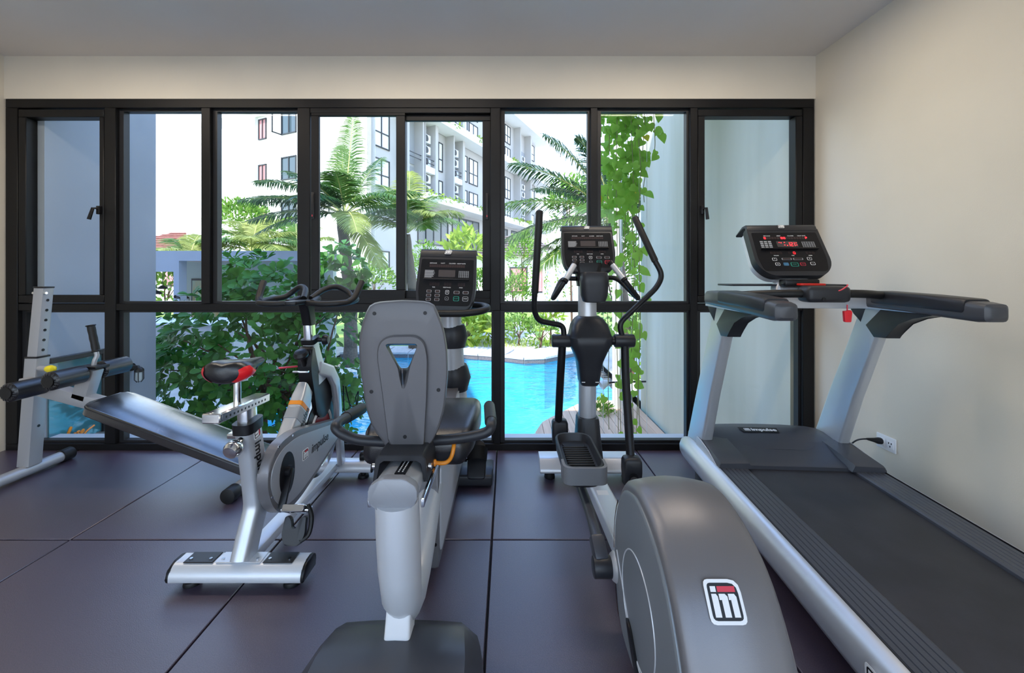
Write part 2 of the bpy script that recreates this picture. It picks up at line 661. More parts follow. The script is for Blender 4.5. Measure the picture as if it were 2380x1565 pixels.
# ---------------------------------------------------------------- lettering, badges, consoles
def text(name, body, size, m, parent, M, shear=0.0, bold=0.0, align='CENTER', depth=.0006, sx=1.0):
    cu = bpy.data.curves.new('t', 'FONT')
    cu.body = body
    cu.size = size
    cu.shear = shear
    cu.offset = bold
    cu.extrude = depth
    cu.align_x = align
    cu.align_y = 'CENTER'
    cu.resolution_u = 3
    o = bpy.data.objects.new('t', cu)
    COL.objects.link(o)
    dg = bpy.context.evaluated_depsgraph_get()
    me = bpy.data.meshes.new_from_object(o.evaluated_get(dg))
    bpy.data.objects.remove(o)
    bpy.data.curves.remove(cu)
    me.name = name
    org = ORG.get(parent.name, V((0, 0, 0)))
    for v in me.vertices:
        v.co = M @ V((v.co.x * sx, v.co.y, v.co.z)) - org
    me.materials.clear()
    me.materials.append(m)
    r = bpy.data.objects.new(name, me)
    COL.objects.link(r)
    r.parent = parent
    ORG[r.name] = org
    return r


def poly_plate(name, pts, z0, z1, m, parent, M, r=0.0, n=3):
    bm = NB()
    prism(bm, rpoly(pts, r, n) if r else pts, 'z', z0, z1, M=M)
    return obj(name, bm, m, parent, smooth=30)


def badge(parent, M, s, mono=False, slant=0.0):
    """rounded 'im' emblem of height s, in the plane of M"""
    def sk(p):
        return (p[0] + slant * p[1], p[1])
    h = s / 2
    b = poly_plate('emblem', [sk(p) for p in ((-h, -h), (h, -h), (h, h), (-h, h))], 0, .0008, m_white, parent, M, [s * .16, s * .16, s * .3, s * .14])
    k = h * .83
    poly_plate('emblem_ground', [sk(p) for p in ((-k, -k), (k, -k), (k, k), (-k, k))], .0007, .0014, m_black, b, M, [s * .12, s * .12, s * .24, s * .1])
    q = h * .68

    def pl(nm, pts, m, r=0.0):
        poly_plate(nm, [sk((p[0] * q, p[1] * q)) for p in pts], .0013, .0020, m, b, M, r)
    pl('letter_dot', [(-1, .62), (-.56, .62), (-.56, 1), (-1, 1)], m_white)
    pl('red_bar', [(-.44, .62), (1, .62), (1, 1), (-.44, 1)], m_white if mono else m_red)
    pl('letter_i', [(-1, -1), (-.50, -1), (-.50, .32), (-.62, .50), (-1, .50)], m_white)
    pl('letter_m', [(-.40, .5), (.10, .5), (.28, .32), (.28, -1), (-.22, -1), (-.22, .10), (-.40, .10)], m_white)
    pl('letter_m', [(.36, .5), (.86, .5), (1.0, .30), (1.0, -1), (.52, -1), (.52, .10), (.36, .10)], m_white)
    return b


def seg7(bm, ch, x, y, w, h, M, t=None):
    t = t or w * .22
    S = {'0': 'abcdef', '1': 'bc', '2': 'abged', '3': 'abgcd', '4': 'fgbc', '5': 'afgcd', '8': 'abcdefg', 'P': 'abefg', '-': 'g'}[ch]
    P = {'a': (0, h - t, w, h), 'd': (0, 0, w, t), 'g': (0, h / 2 - t / 2, w, h / 2 + t / 2), 'b': (w - t, h / 2, w, h), 'c': (w - t, 0, w, h / 2),
         'e': (0, 0, t, h / 2), 'f': (0, h / 2, t, h)}
    for s in S:
        a = P[s]
        box(bm, x + a[0], x + a[2], y + a[1], y + a[3], .001, .0022, M=M)


def console(parent, M, w, h, kind):
    """console head in M: x to the right, y up the face, z towards the user; w at the top"""
    hw = w / 2
    outline = rpoly([(-hw * .86, -h / 2), (hw * .86, -h / 2), (hw * 1.0, -h * .18), (hw * .95, h * .40), (-hw * .95, h * .40), (-hw * 1.0, -h * .18)],
                    [h * .16, h * .16, h * .3, .01, .01, h * .3], 6)
    if kind == 'treadmill':
        outline = rpoly([(-hw * .72, -h / 2), (hw * .72, -h / 2), (hw * 1.0, -h * .30), (hw * .97, h * .40), (-hw * .97, h * .40), (-hw * 1.0, -h * .30)],
                        [h * .16, h * .16, h * .25, .01, .01, h * .25], 6)
    bm = NB()
    prism(bm, outline, 'z', -.045, 0, .012, 3, M=M)
    c = obj('console_body', bm, m_dark, parent)
    if kind == 'treadmill':
        bm = NB()
        prism(bm, [(p[0] * .96, p[1] * .96) for p in outline], 'z', -.085, -.035, .014, 2, M=M)
        obj('console_back_shell', bm, m_silver2, c)
    # visor: curved top edge that rolls away from the user
    bm = NB()
    vd = .125 if kind == 'treadmill' else .085
    prof = [(h * .34, .0015), (h * .42, .003), (h * .47, -.008), (h * .505, -.04), (h * .50, -vd), (h * .47, -vd), (h * .475, -.04), (h * .45, -.018), (h * .34, -.012)]
    prism(bm, [(p[1], p[0]) for p in prof], 'y', -hw * .955, hw * .955, .004, 2, M=M @ Matrix(((0, 1, 0, 0), (0, 0, 1, 0), (1, 0, 0, 0), (0, 0, 0, 1))))
    obj('visor', bm, m_dark, c)
    f = poly_plate('face_film', [(-hw * .82, -h * .42), (hw * .82, -h * .42), (hw * .9, -h * .2), (hw * .88, h * .30), (-hw * .88, h * .30), (-hw * .9, -h * .2)],
                   .0, .0010, m_face, c, M, [.02, .02, .02, .008, .008, .02])
    lit = kind == 'treadmill'
    # message strip
    y0 = h * .17
    bm = NB()
    n = 16
    sw = w * .60 / n
    for i in range(n):
        box(bm, -w * .30 + i * sw, -w * .30 + (i + .82) * sw, y0, y0 + h * .045, .001, .0018, M=M)
    obj('message_strip', bm, m_seg, f, smooth=0)
    for s, xx in (('DISTANCE', -.24), ('SPEED' if lit else 'WATT', -.08), ('CALORIES', .08), ('HEART RATE', .23)):
        text('lettering', s, h * .022, m_white, f, M @ Matrix.Translation((xx * w, h * .235, .001)))
    # screen
    p = poly_plate('screen', [(-w * .14, h * .02), (w * .14, h * .02), (w * .14, h * .13), (-w * .14, h * .13)], .001, .0018, m_screen, f, M, .003)
    # reading ledge
    bm = NB()
    box(bm, -w * .38, w * .38, -h * .035, -h * .012, -.002, .014, .003, 2, M=M)
    obj('ledge', bm, m_face, c)
    # small printed diagrams
    bm = NB()
    if lit:
        for r_ in range(4):
            for c_ in range(3):
                box(bm, -w * .36 + c_ * w * .055, -w * .36 + c_ * w * .055 + w * .042, h * (.11 - r_ * .036), h * (.11 - r_ * .036) + h * .026, .001, .0016, M=M)
        obj('number_keys', bm, m_print, f, smooth=0)
    else:
        for r_ in range(9):
            L = (.15, .16, .14, .17, .15, .16, .14, .15, .12)[r_]
            box(bm, -w * .37, -w * .37 + w * L, h * (.115 - r_ * .0135), h * (.115 - r_ * .0135) + h * .0085, .001, .0016, M=M)
        obj('printed_notes', bm, m_print, f, smooth=0)
    bm = NB()
    for r_ in range(7):
        box(bm, w * .20, w * .36, h * (.115 - r_ * .016), h * (.115 - r_ * .016) + h * .0035, .001, .0016, M=M)
    for c_ in range(6):
        box(bm, w * (.20 + c_ * .032), w * (.20 + c_ * .032) + w * .006, h * .015, h * .12, .001, .0016, M=M)
    obj('printed_chart', bm, m_print, f, smooth=0)
    # three readouts
    bm = NB()
    for xx, k in ((-.27, 4), (-.03, 3), (.20, 3)):
        for i in range(k):
            seg7(bm, '8', w * xx + i * w * .042, -h * .115, w * .030, h * .045, M)
    obj('readout_segments', bm, m_seg, f, smooth=0)
    for s, xx in (('INCLINE' if lit else 'TIME', -.20), ('TIME' if lit else 'RESISTANCE', .02), ('SPEED', .25)):
        text('lettering', s, h * .020, m_white, f, M @ Matrix.Translation((xx * w, -h * .142, .001)))

    def key(x, y, kw, kh, m, rim=None, mark=None, mm=None):
        b = poly_plate('button', [(x - kw, y - kh), (x + kw, y - kh), (x + kw, y + kh), (x - kw, y + kh)], .001, .0022, rim or m_print, f, M, min(kw, kh) * .5, 2)
        poly_plate('button_cap', [(x - kw * .82, y - kh * .82), (x + kw * .82, y - kh * .82), (x + kw * .82, y + kh * .82), (x - kw * .82, y + kh * .82)], .002, .0028, m, b, M, min(kw, kh) * .4, 2)
        if mark:
            text('lettering', mark, kh * (1.7 if len(mark) == 1 else .62), mm or m_white, b, M @ Matrix.Translation((x, y, .0028)))
    if lit:
        for x, y, k_, kh, m, rim, mk, mm in ((-.24, -.21, .030, .026, m_face, m_white, '^', None), (-.22, -.30, .030, .026, m_face, m_white, 'v', None),
                                             (.22, -.20, .030, .026, m_face, m_white, '+', None), (.24, -.29, .030, .026, m_face, m_white, '-', None),
                                             (-.08, -.205, .065, .017, m_seg, m_print, None, None), (.07, -.205, .065, .017, m_seg, m_print, None, None),
                                             (-.11, -.30, .034, .028, m_blue, m_blue, None, None), (0, -.305, .05, .036, m_face, m_green, 'START', m_green), (.11, -.30, .034, .028, m_face, m_red, 'STOP', m_red)):
            key(x * w, y * h, k_ * w, kh * h, m, rim, mk, mm)
        bm = NB()
        seg7(bm, '0', -w * .29, y0 + h * .003, w * .024, h * .038, M)
        seg7(bm, '0', -w * .06, y0 + h * .003, w * .024, h * .038, M)
        seg7(bm, '0', -w * .025, y0 + h * .003, w * .024, h * .038, M)
        seg7(bm, 'P', w * .27, y0 + h * .003, w * .024, h * .038, M)
        seg7(bm, '0', w * .035, -h * .115, w * .028, h * .045, M)
        seg7(bm, '1', w * .005, h * .037, w * .028, h * .07, M)
        seg7(bm, '2', w * .045, h * .037, w * .028, h * .07, M)
        seg7(bm, '1', w * .072, h * .037, w * .028, h * .07, M)
        for q in ((-.11, .10), (-.085, .095), (-.04, .10), (-.045, .05), (-.01, .045), (.115, .09), (.115, .05)):
            box(bm, w * q[0], w * q[0] + w * .014, h * q[1], h * q[1] + h * .012, .001, .0022, M=M)
        obj('lit_digits', bm, m_led, f, smooth=0)
    else:
        for r_ in range(3):
            for x in (-.27, -.13):
                key(x * w, -h * (.205 + r_ * .062), .040 * w, .021 * h, m_seg, m_print)
        for x, y, k_, kh, m, rim, mk, mm in ((.03, -.215, .030, .030, m_face, m_white, '+', None), (.03, -.31, .030, .026, m_face, m_print, '-', None),
                                             (.185, -.215, .048, .022, m_seg, m_print, None, None), (.335, -.215, .048, .022, m_seg, m_print, None, None),
                                             (.185, -.31, .048, .036, m_face, m_green, 'START', m_green),
                                             (.335, -.31, .048, .036, m_face, m_red if kind == 'elliptical' else m_print, 'STOP', m_red if kind == 'elliptical' else m_white)):
            key(x * w, y * h, k_ * w, kh * h, m, rim, mk, mm)
    badge(c, M @ Matrix.Translation((0, h * .415, .0035)) @ Matrix.Rotation(R(-12), 4, 'X') @ Matrix.Diagonal((1.35, 1, 1, 1)), h * .07, True, .2)
    return c


# ---------------------------------------------------------------- treadmill
TM = thing('treadmill', 'silver and charcoal treadmill with lit red display beside the right wall', 'treadmill', (1.49, 2.0, 0), R(-3.5), local=True)


def tz(bm):
    for v in bm.verts:
        v.co.z += .02 * v.co.y
    return bm


bm = NB()
box(bm, -.262, .262, -1.75, .20, .15, .248, .006)
obj('running_belt', tz(bm), m_belt, TM)
for s in (-1, 1):
    prof = [(.262, .20), (.262, .258)]
    for i in range(6):
        x = .270 + i * .0215
        prof += [(x, .2620), (x + .017, .2620), (x + .0185, .2590), (x + .0200, .2590)]
    prof += [(.402, .258), (.402, .20)]
    bm = NB()
    prism(bm, [(s * p[0], p[1]) for p in prof], 'y', -1.75, .16)
    obj('side_rail', tz(bm), m_rail, TM, smooth=20)
    # bulging silver side panel
    bm = NB()
    rings = []
    base = [(.404, .262), (.416, .260), (.440, .243), (.458, .205), (.455, .160), (.432, .120), (.404, .105)]
    for y, k, dz in ((-1.75, 1, 0), (-1.2, 1, 0), (-.5, 1, 0), (.05, 1, 0), (.30, 1, .0), (.42, .98, -.002), (.50, .9, -.008), (.56, .65, -.02), (.585, .35, -.04)):
        rings.append([V((s * (.404 + (p[0] - .404) * k), y, .18 + (p[1] - .18) * (.45 + .55 * k) + dz)) for p in base])
    loft(bm, rings)
    pn = obj('side_panel', tz(bm), m_silver, TM)
    bm = NB()
    box(bm, min(s * .402, s * .4045), max(s * .402, s * .4045), -1.75, .30, .20, .264)
    obj('groove_trim', tz(bm), m_black, pn)
bm = NB()
box(bm, -.37, .37, -1.7, .52, .035, .17, .02)
box(bm, -.40, .40, .30, .42, .02, .10, .01)
obj('underframe', bm, m_black, TM)
for x in (-.33, .33):
    for y in (-1.45, .42):
        bm = NB()
        cyl(bm, (x, y, 0), (x, y, .05), .03, .024, 14)
        obj('foot', bm, m_rubber, TM)
# motor hood
bm = NB()
rings = []
for y, zt, hwid in ((.235, .302, .392), (.27, .315, .40), (.35, .337, .40), (.43, .348, .40), (.50, .345, .395), (.56, .315, .385), (.60, .25, .37)):
    rings.append([V((-hwid, y, .20)), V((-hwid, y, zt - .045)), V((-hwid + .02, y, zt - .022)), V((-.28, y, zt - .006)), V((-.14, y, zt)), V((0, y, zt + .002)),
                  V((.14, y, zt)), V((.28, y, zt - .006)), V((hwid - .02, y, zt - .022)), V((hwid, y, zt - .045)), V((hwid, y, .20))])
loft(bm, rings)
hood = obj('motor_hood', bm, m_shell_d, TM, smooth=50)
bm = NB()
loft(bm, [[V((x, y, z)) for x, z in ((-.262, z1 - .03), (-.262, z1), (.262, z1), (.262, z1 - .03))] for y, z1 in ((.105, .268), (.115, .273), (.18, .285), (.30, .322))])
obj('hood_ramp', bm, m_shell_d, hood, smooth=20)
for s in (-1, 1):
    bm = NB()
    rings = []
    for y, z1 in ((.075, .292), (.085, .298), (.20, .312), (.30, .322), (.34, .325)):
        rings.append([V((s * x, y, z)) for x, z in ((.243, .262), (.258, z1), (.40, z1 - .005), (.408, z1 - .02), (.408, .262))])
    loft(bm, rings)
    obj('hood_pod', bm, m_shell_d, hood, smooth=25)
    bm = NB()
    prism(bm, rpoly([(.10, .264), (.36, .262), (.36, .318), (.30, .318), (.20, .300)], .01, 3), 'x', min(s * .4085, s * .4125), max(s * .4085, s * .4125))
    obj('pod_side_trim', bm, m_silver2, hood)
Mh = Mx((-.04, .395, .3425 + .0015), (1, 0, 0), (0, 1, .14))
bd = poly_plate('name_plate', [(-.10, -.026), (.10, -.026), (.112, .026), (-.112, .026)], .0005, .0014, m_face, hood, Mh @ Matrix.Translation((0, 0, .004)))
text('lettering', 'impulse', .040, m_white, bd, Mh @ Matrix.Translation((.025, 0, .0062)), 0, .0009, sx=1.15)
badge(bd, Mh @ Matrix.Translation((-.068, 0, .0056)) @ Matrix.Diagonal((1.3, 1, 1, 1)), .026, True)
# side emblem low on the left panel
Ms = Mx((-.4615, -.96, .165), (0, -1, 0), (-.05, 0, 1))
badge(TM, Ms, .085)
# uprights
for s in (-1, 1):
    bm = NB()
    rings = []
    for z, ya, yb, w in ((.16, .355, .575, .062), (.28, .315, .52, .060), (.60, .20, .385, .058), (.95, .055, .225, .056), (1.10, -.005, .155, .056)):
        rings.append(rring((s * .372, (ya + yb) / 2, z), (1, 0, 0), (0, 1, 0), w, yb - ya, .016, 3))
    loft(bm, rings)
    obj('upright', bm, m_silver, TM)
    # handrail with padded grip
    bm = NB()
    rings = []
    for y, zc, h, w in ((.275, 1.128, .030, .04), (.265, 1.128, .058, .075), (.235, 1.130, .078, .092), (.12, 1.132, .086, .10), (-.05, 1.128, .086, .10), (-.25, 1.120, .082, .098), (-.40, 1.112, .078, .096), (-.435, 1.111, .068, .086), (-.445, 1.111, .045, .06)):
        rings.append(rring((s * (.372 + (.03 - y) * .02), y, zc), (1, 0, 0), (0, 0, 1), w, h, min(w, h) * .28, 3))
    loft(bm, rings)
    rl = obj('handrail', bm, m_handrail, TM)
    bm = NB()
    rings = []
    for y, zc, h, w in ((.06, 1.144, .064, .106), (.04, 1.144, .068, .108), (-.2, 1.138, .066, .106), (-.36, 1.131, .062, .104), (-.37, 1.131, .056, .098)):
        rings.append(rring((s * (.372 + (.03 - y) * .02), y, zc), (1, 0, 0), (0, 0, 1), w, h, .018, 3))
    loft(bm, rings)
    obj('grip_pad', bm, m_dark, rl)
    bm = NB()
    loft(bm, [rring((s * (.372 + (.03 - y) * .02), y, 1.092), (1, 0, 0), (0, 0, 1), .085, .012, .003, 2) for y in (.24, 0, -.36)])
    obj('silver_underline', bm, m_silver, rl)
    bm = NB()
    arc = [(.02, 1.095), (-.26, 1.09), (-.22, 1.078), (-.14, 1.062), (-.07, 1.03), (-.025, .985), (-.005, .95), (.07, .945), (.12, 1.0)]
    prism(bm, arc, 'x', s * .372 - .033, s * .372 + .033, .004)
    prism(bm, [(.12, 1.095), (.24, 1.095), (.20, 1.05), (.155, 1.01)], 'x', s * .372 - .030, s * .372 + .030, .004)
    obj('gusset', bm, m_dark, rl)
bm = NB()
box(bm, -.345, .345, .09, .145, 1.085, 1.145, .008)
obj('cross_beam', bm, m_silver2, TM)
bm = NB()
box(bm, -.32, .26, .13, .30, 1.198, 1.208, .004)
box(bm, -.05, .05, .12, .20, 1.13, 1.20, .004)
obj('accessory_tray', bm, m_dark, TM)
bm = NB()
tube(bm, [(-.35, .02, 1.155), (-.20, -.07, 1.168), (.20, -.07, 1.168), (.35, .02, 1.155)], .0195, 14, bend=.09)
hb = obj('heart_rate_bar', bm, m_rubber, TM)
bm = NB()
box(bm, -.098, .098, -.125, -.03, 1.128, 1.205, .022, 3)
blk = obj('sensor_block', bm, m_dark, hb)
bm = NB()
cyl(bm, (-.03, -.127, 1.145), (-.03, -.12, 1.145), .008, n=14)
obj('screw', bm, m_black, blk)
bm = NB()
loft(bm, [rring((0, .15, 1.12), (1, 0, 0), (0, 1, 0), .20, .07, .02), rring((0, .15, 1.19), (1, 0, 0), (0, 1, 0), .20, .07, .02), rring((0, .165, 1.24), (1, 0, 0), (0, 1, 0), .15, .06, .02), rring((0, .20, 1.32), (1, 0, 0), (0, 1, 0), .14, .06, .02)])
obj('console_neck', bm, m_silver, TM)
bm = NB()
box(bm, -.085, .085, .07, .13, 1.195, 1.235, .008)
obj('neck_slot', bm, m_black, TM)
bm = NB()
box(bm, -.03, .09, .035, .075, 1.203, 1.214, .004)
obj('red_tether_clip', bm, mat('red_plastic', (.75, .03, .02), .35), TM)
upv = V((0, .49, .872))
Mc = Mx((0, .185, 1.40), (1, 0, 0), upv)
console(TM, Mc, .385, .335, 'treadmill')
# red emergency key on a cord, hanging from the sensor block
kp = V((1.555, 1.875, 1.205))
key_t = thing('safety_key', 'red safety key dangling on a cord from the treadmill grip bar', 'safety key', kp)
bm = NB()
tube(bm, crom([kp + V((-.05, .012, -.028)), kp + V((-.03, -.005, -.018)), kp + V((-.005, -.008, .0)), kp + V((.012, .01, .006))], 5), .003, 6)
tube(bm, [kp + V((.0, -.003, -.085)), kp + V((.0, -.003, -.115))], .0028, 6)
obj('cord', bm, m_red, key_t)
bm = NB()
prism(bm, rpoly([(-.014, -.165), (.014, -.165), (.018, -.115), (.008, -.108), (-.004, -.116), (-.018, -.112)], .006, 3), 'y', -.010, .004, .003, 2, M=Matrix.Translation(kp))
obj('key_body', bm, mat('red_key_plastic', (.85, .015, .03), .3), key_t)
# ---------------------------------------------------------------- elliptical trainer
EX = .485
EL = thing('elliptical_trainer', 'silver and charcoal elliptical trainer with rear flywheel housing and im emblem', 'elliptical', (EX, 1.9, 0))
bm = NB()
prism(bm, rpoly([(2.45, .062), (2.45, .085), (2.50, .138), (2.60, .138), (2.64, .10), (2.64, .062)], .012, 3), 'x', .195, .80, .006)
fs = obj('front_stabilizer', bm, m_silver2, EL)
for x in (.26, .74):
    bm = NB()
    cyl(bm, (x, 2.54, 0), (x, 2.54, .064), .034, .026, 16, .004)
    obj('foot', bm, m_rubber, fs)
bm = NB()
rings = []
for z, w, d, y in ((.05, .17, .24, 2.46), (.12, .165, .22, 2.47), (.25, .145, .19, 2.48), (.30, .135, .18, 2.485), (.385, .128, .15, 2.49), (.40, .118, .14, 2.49)):
    rings.append(rring((EX, y, z), (1, 0, 0), (0, 1, 0), w, d, w * .3, 4))
loft(bm, rings)
sh = obj('mast_shroud', bm, m_dark, EL)
bm = NB()
for x in (-.028, .028):
    box(bm, EX + x - .012, EX + x + .012, 2.412, 2.416, .355, .360)
obj('slot', bm, m_white, sh)
bm = NB()
cyl(bm, (EX, 2.49, .36), (EX, 2.49, .66), .053, .053, 28)
obj('lower_column', bm, m_silver, EL)
bm = NB()
rings = []
for z, w, d, y, r in ((.598, .100, .13, 2.48, .04), (.615, .118, .15, 2.48, .045), (.66, .128, .16, 2.475, .05), (.74, .150, .17, 2.465, .05), (.80, .20, .18, 2.455, .06), (.845, .245, .19, 2.45, .06),
                      (.89, .252, .20, 2.45, .05), (.90, .245, .195, 2.455, .06), (.96, .215, .17, 2.47, .06), (.995, .17, .14, 2.48, .06), (1.01, .125, .12, 2.485, .05)):
    rings.append(rring((EX + .005, y, z), (1, 0, 0), (0, 1, 0), w, d, r, 5))
loft(bm, rings)
pv = obj('pivot_shroud', bm, m_dark, EL, smooth=45)
bm = NB()
for x in (-.04, .04):
    box(bm, EX + x - .010, EX + x + .010, 2.397, 2.401, .625, .629)
obj('slot', bm, m_white, pv)
bm = NB()
cyl(bm, (EX, 2.49, 1.0), (EX, 2.49, 1.24), .056, .056, 28)
obj('upper_column', bm, m_silver, EL)
bm = NB()
loft(bm, [rring((EX, 2.47, 1.19), (1, 0, 0), (0, 1, 0), .13, .12, .04), rring((EX, 2.47, 1.27), (1, 0, 0), (0, 1, 0), .15, .12, .04), rring((EX - .005, 2.475, 1.33), (1, 0, 0), (0, 1, 0), .17, .10, .03)])
obj('console_neck', bm, m_black, EL)
# cup holder
bm = NB()
cy = 2.345
rings = []
for z, w, d in ((1.100, .10, .07), (1.105, .125, .09), (1.14, .150, .10), (1.205, .160, .108), (1.225, .164, .112), (1.268, .148, .102), (1.274, .138, .094), (1.265, .124, .082), (1.15, .11, .075)):
    rings.append(rring((EX + .01, cy, z), (1, 0, 0), (0, 1, 0), w, d, d * .42, 5))
loft(bm, rings)
box(bm, EX - .03, EX + .04, cy + .03, 2.45, 1.12, 1.22)
obj('cup_holder', bm, m_dark, EL)
Me = Mx((EX + .002, 2.475, 1.425), (1, 0, 0), (0, .34, .94))
console(EL, Me, .325, .315, 'elliptical')
# fixed pulse handlebars
for pts in (((1340, 648, 2.46), (1306, 647, 2.50), (1281, 702, 2.36), (1312, 655, 2.30), (1336, 614, 2.36)),
            ((1398, 648, 2.46), (1432, 644, 2.50), (1490, 702, 2.36), (1452, 652, 2.30), (1422, 614, 2.36))):
    P = [at(*p) for p in pts]
    bm = NB()
    tube(bm, P, .0145, 12, bend=.06)
    hbar = obj('pulse_handlebar', bm, m_rubber, EL)
    bm = NB()
    a, b = P[3], P[4]
    tube(bm, [b.lerp(a, .05), b.lerp(a, .92)], .017, 14)
    obj('sensor_sleeve', bm, m_silver, hbar)
    bm = NB()
    tube(bm, [b.lerp(a, .90), b.lerp(a, 1.02)], .0185, 14)
    tube(bm, [b.lerp(a, -.12), b.lerp(a, .06)], .0185, 14)
    obj('sleeve_collar', bm, m_black, hbar)
# swing arms
zp = .866
hub_y = 2.43
ARM = (dict(x0=.262, x1=.375, path=((1311, 782, 2.43), (1309, 757, 2.43), (1251, 746, 2.39), (1241, 722, 2.37), (1243, 672, 2.34)), grip=((1243, 682, 2.345), (1254, 488, 2.22)),
            low=((1307, 800, 2.43), (1303, 870, 2.46), (1297, 995, 2.55)), joint=(1301, 1001, 2.55)),
       dict(x0=.632, x1=.752, path=((1446, 782, 2.43), (1439, 752, 2.43), (1527, 668, 2.46), (1540, 640, 2.47), (1520, 602, 2.48)), grip=((1523, 608, 2.48), (1474, 503, 2.55)),
            low=((1452, 800, 2.43), (1455, 890, 2.36), (1466, 1070, 2.20)), joint=(1468, 1092, 2.18)))
bm = NB()
cyl(bm, (.36, hub_y, zp), (.64, hub_y, zp), .026, n=18)
obj('pivot_axle', bm, m_black, EL)
for a in ARM:
    bm = NB()
    cyl(bm, (a['x0'], hub_y, zp), (a['x1'], hub_y, zp), .039, n=24, bev=.008)
    hub = obj('arm_hub', bm, m_dark, EL)
    bm = NB()
    tube(bm, [at(*p) for p in a['path']], .0165, 12, bend=.06)
    up = obj('swing_arm', bm, m_black, EL)
    bm = NB()
    g0, g1 = [at(*p) for p in a['grip']]
    d = (g1 - g0).normalized()
    tube(bm, [g0 - d * .02, g0, g0 + d * .004, g1 - d * .012, g1 - d * .004, g1], [.0165, .0165, .0205, .0205, .017, .008], 14)
    obj('foam_grip', bm, m_rubber, up)
    bm = NB()
    tube(bm, crom([at(*p) for p in a['low']], 6), .0235, 14)
    lw = obj('lower_arm', bm, m_black, EL)
    j = at(*a['joint'])
    bm = NB()
    rings = []
    for z, w, dd in ((-.075, .075, .05), (-.07, .092, .07), (0, .10, .08), (.05, .098, .078), (.066, .085, .065), (.072, .06, .05)):
        rings.append(rring(j + V((0, 0, z)), (1, 0, 0), (0, 1, 0), w, dd, .02, 4))
    loft(bm, rings)
    jo = obj('link_joint', bm, m_dark, lw)
    bm = NB()
    prism(bm, rpoly([(-.024, -.055), (.024, -.055), (.024, -.02), (.012, 0), (-.012, 0), (-.024, -.02)], .008, 3), 'y', -.042, -.030, M=Matrix.Translation(j))
    obj('joint_recess', bm, m_black, jo)
# pedals
for cx, ya, yb, zo in ((.338, 1.76, 2.17, .0), (.66, 1.55, 1.96, -.16)):
    cyp = (ya + yb) / 2
    L = yb - ya
    bm = NB()
    rings = []
    for z, w, l in ((.325, .13, L - .07), (.330, .150, L - .04), (.365, .180, L - .005), (.415, .188, L), (.421, .184, L - .004), (.421, .166, L - .022), (.415, .160, L - .028), (.388, .150, L - .04), (.384, .146, L - .044)):
        rings.append(rring((cx, cyp, z + zo), (1, 0, 0), (0, 1, 0), w, l, w * .42, 6))
    loft(bm, rings)
    pd = obj('pedal', bm, m_dark, EL, smooth=50)
    # grey rear lip
    bm = NB()
    pl = rpoly([(-.098, .0), (-.098, -.09), (.098, -.09), (.098, .0)], [0, .085, .085, 0], 8)
    out = [V((cx + p[0], ya + .082 + p[1], 0)) for p in pl]
    inn = [V((cx + p[0] * .88, ya + .084 + p[1] * .88, 0)) for p in pl]
    zlo, zhi = .352 + zo, .426 + zo
    v = [[bm.verts.new(q + V((0, 0, z))) for q in ring] for ring, z in ((out, zlo), (out, zhi), (inn, zhi), (inn, zlo))]
    for a in range(4):
        b = (a + 1) % 4
        for i in range(len(out) - 1):
            bm.faces.new((v[a][i], v[a][i + 1], v[b][i + 1], v[b][i]))
    for e in (0, -1):
        bm.faces.new([v[k][e] for k in range(4)])
    obj('rear_lip', bm, m_lip, pd)
    for i in range(11):
        bm = NB()
        y = ya + .055 + i * .024
        box(bm, cx - .062, cx + .062, y, y + .013, .382 + zo, .391 + zo, .003, 1)
        obj('tread_rib', bm, m_rubber, pd)
    bm = NB()
    prism(bm, rpoly([(-.058, yb - .11), (.058, yb - .11), (.058, yb - .04), (-.058, yb - .04)], .04, 5), 'z', .382 + zo, .390 + zo, M=Matrix.Translation((cx, 0, 0)))
    obj('toe_pad', bm, m_rubber, pd)
for pts, cr_, sg in ((((1301, 1015, 2.52), (1335, 1095, 2.0), (1345, 1120, 1.93), (1372, 1195, 1.70), (1397, 1290, 1.49)), (1401, 1318, 1.455), 1),):
    bm = NB()
    tube(bm, crom([at(*p) for p in pts], 5), .022, 14)
    pa = obj('pedal_arm', bm, m_shell_d, EL)
    c = at(*cr_)
    bm = NB()
    cyl(bm, (c.x - .035, c.y, c.z), (c.x + .03, c.y, c.z), .036, n=24, bev=.005)
    obj('crank_bearing', bm, m_dark, pa)
    bm = NB()
    beam(bm, c + V((-.005, 0, .02)), c + V((-.012, .06, .075)), .05, .045, bev=.01)
    obj('bearing_clamp', bm, m_shell_d, pa)
    bm = NB()
    cyl(bm, (c.x + .03, c.y, c.z), (c.x + .075, c.y, c.z), .017, n=16)
    obj('crank_pin', bm, m_silver2, pa)
j2 = at(1468, 1092, 2.18)
bm = NB()
tube(bm, [j2 + V((0, -.02, -.04)), V((.66, 1.85, .18)), V((.675, 1.40, .30))], .022, 12)
obj('pedal_arm', bm, m_shell_d, EL)
# centre frame beam
bm = NB()
loft(bm, [rring((EX, 2.42, .105), (1, 0, 0), (0, 0, 1), .105, .07, .015), rring((EX, 2.20, .105), (1, 0, 0), (0, 0, 1), .105, .07, .015), rring((EX + .02, 1.30, .13), (1, 0, 0), (0, 0, 1), .12, .08, .015)])
fb = obj('frame_beam', bm, m_silver2, EL)
bm = NB()
box(bm, EX - .028, EX + .028, 2.05, 2.11, .1405, .1445)
obj('label_sticker', bm, m_white, fb)
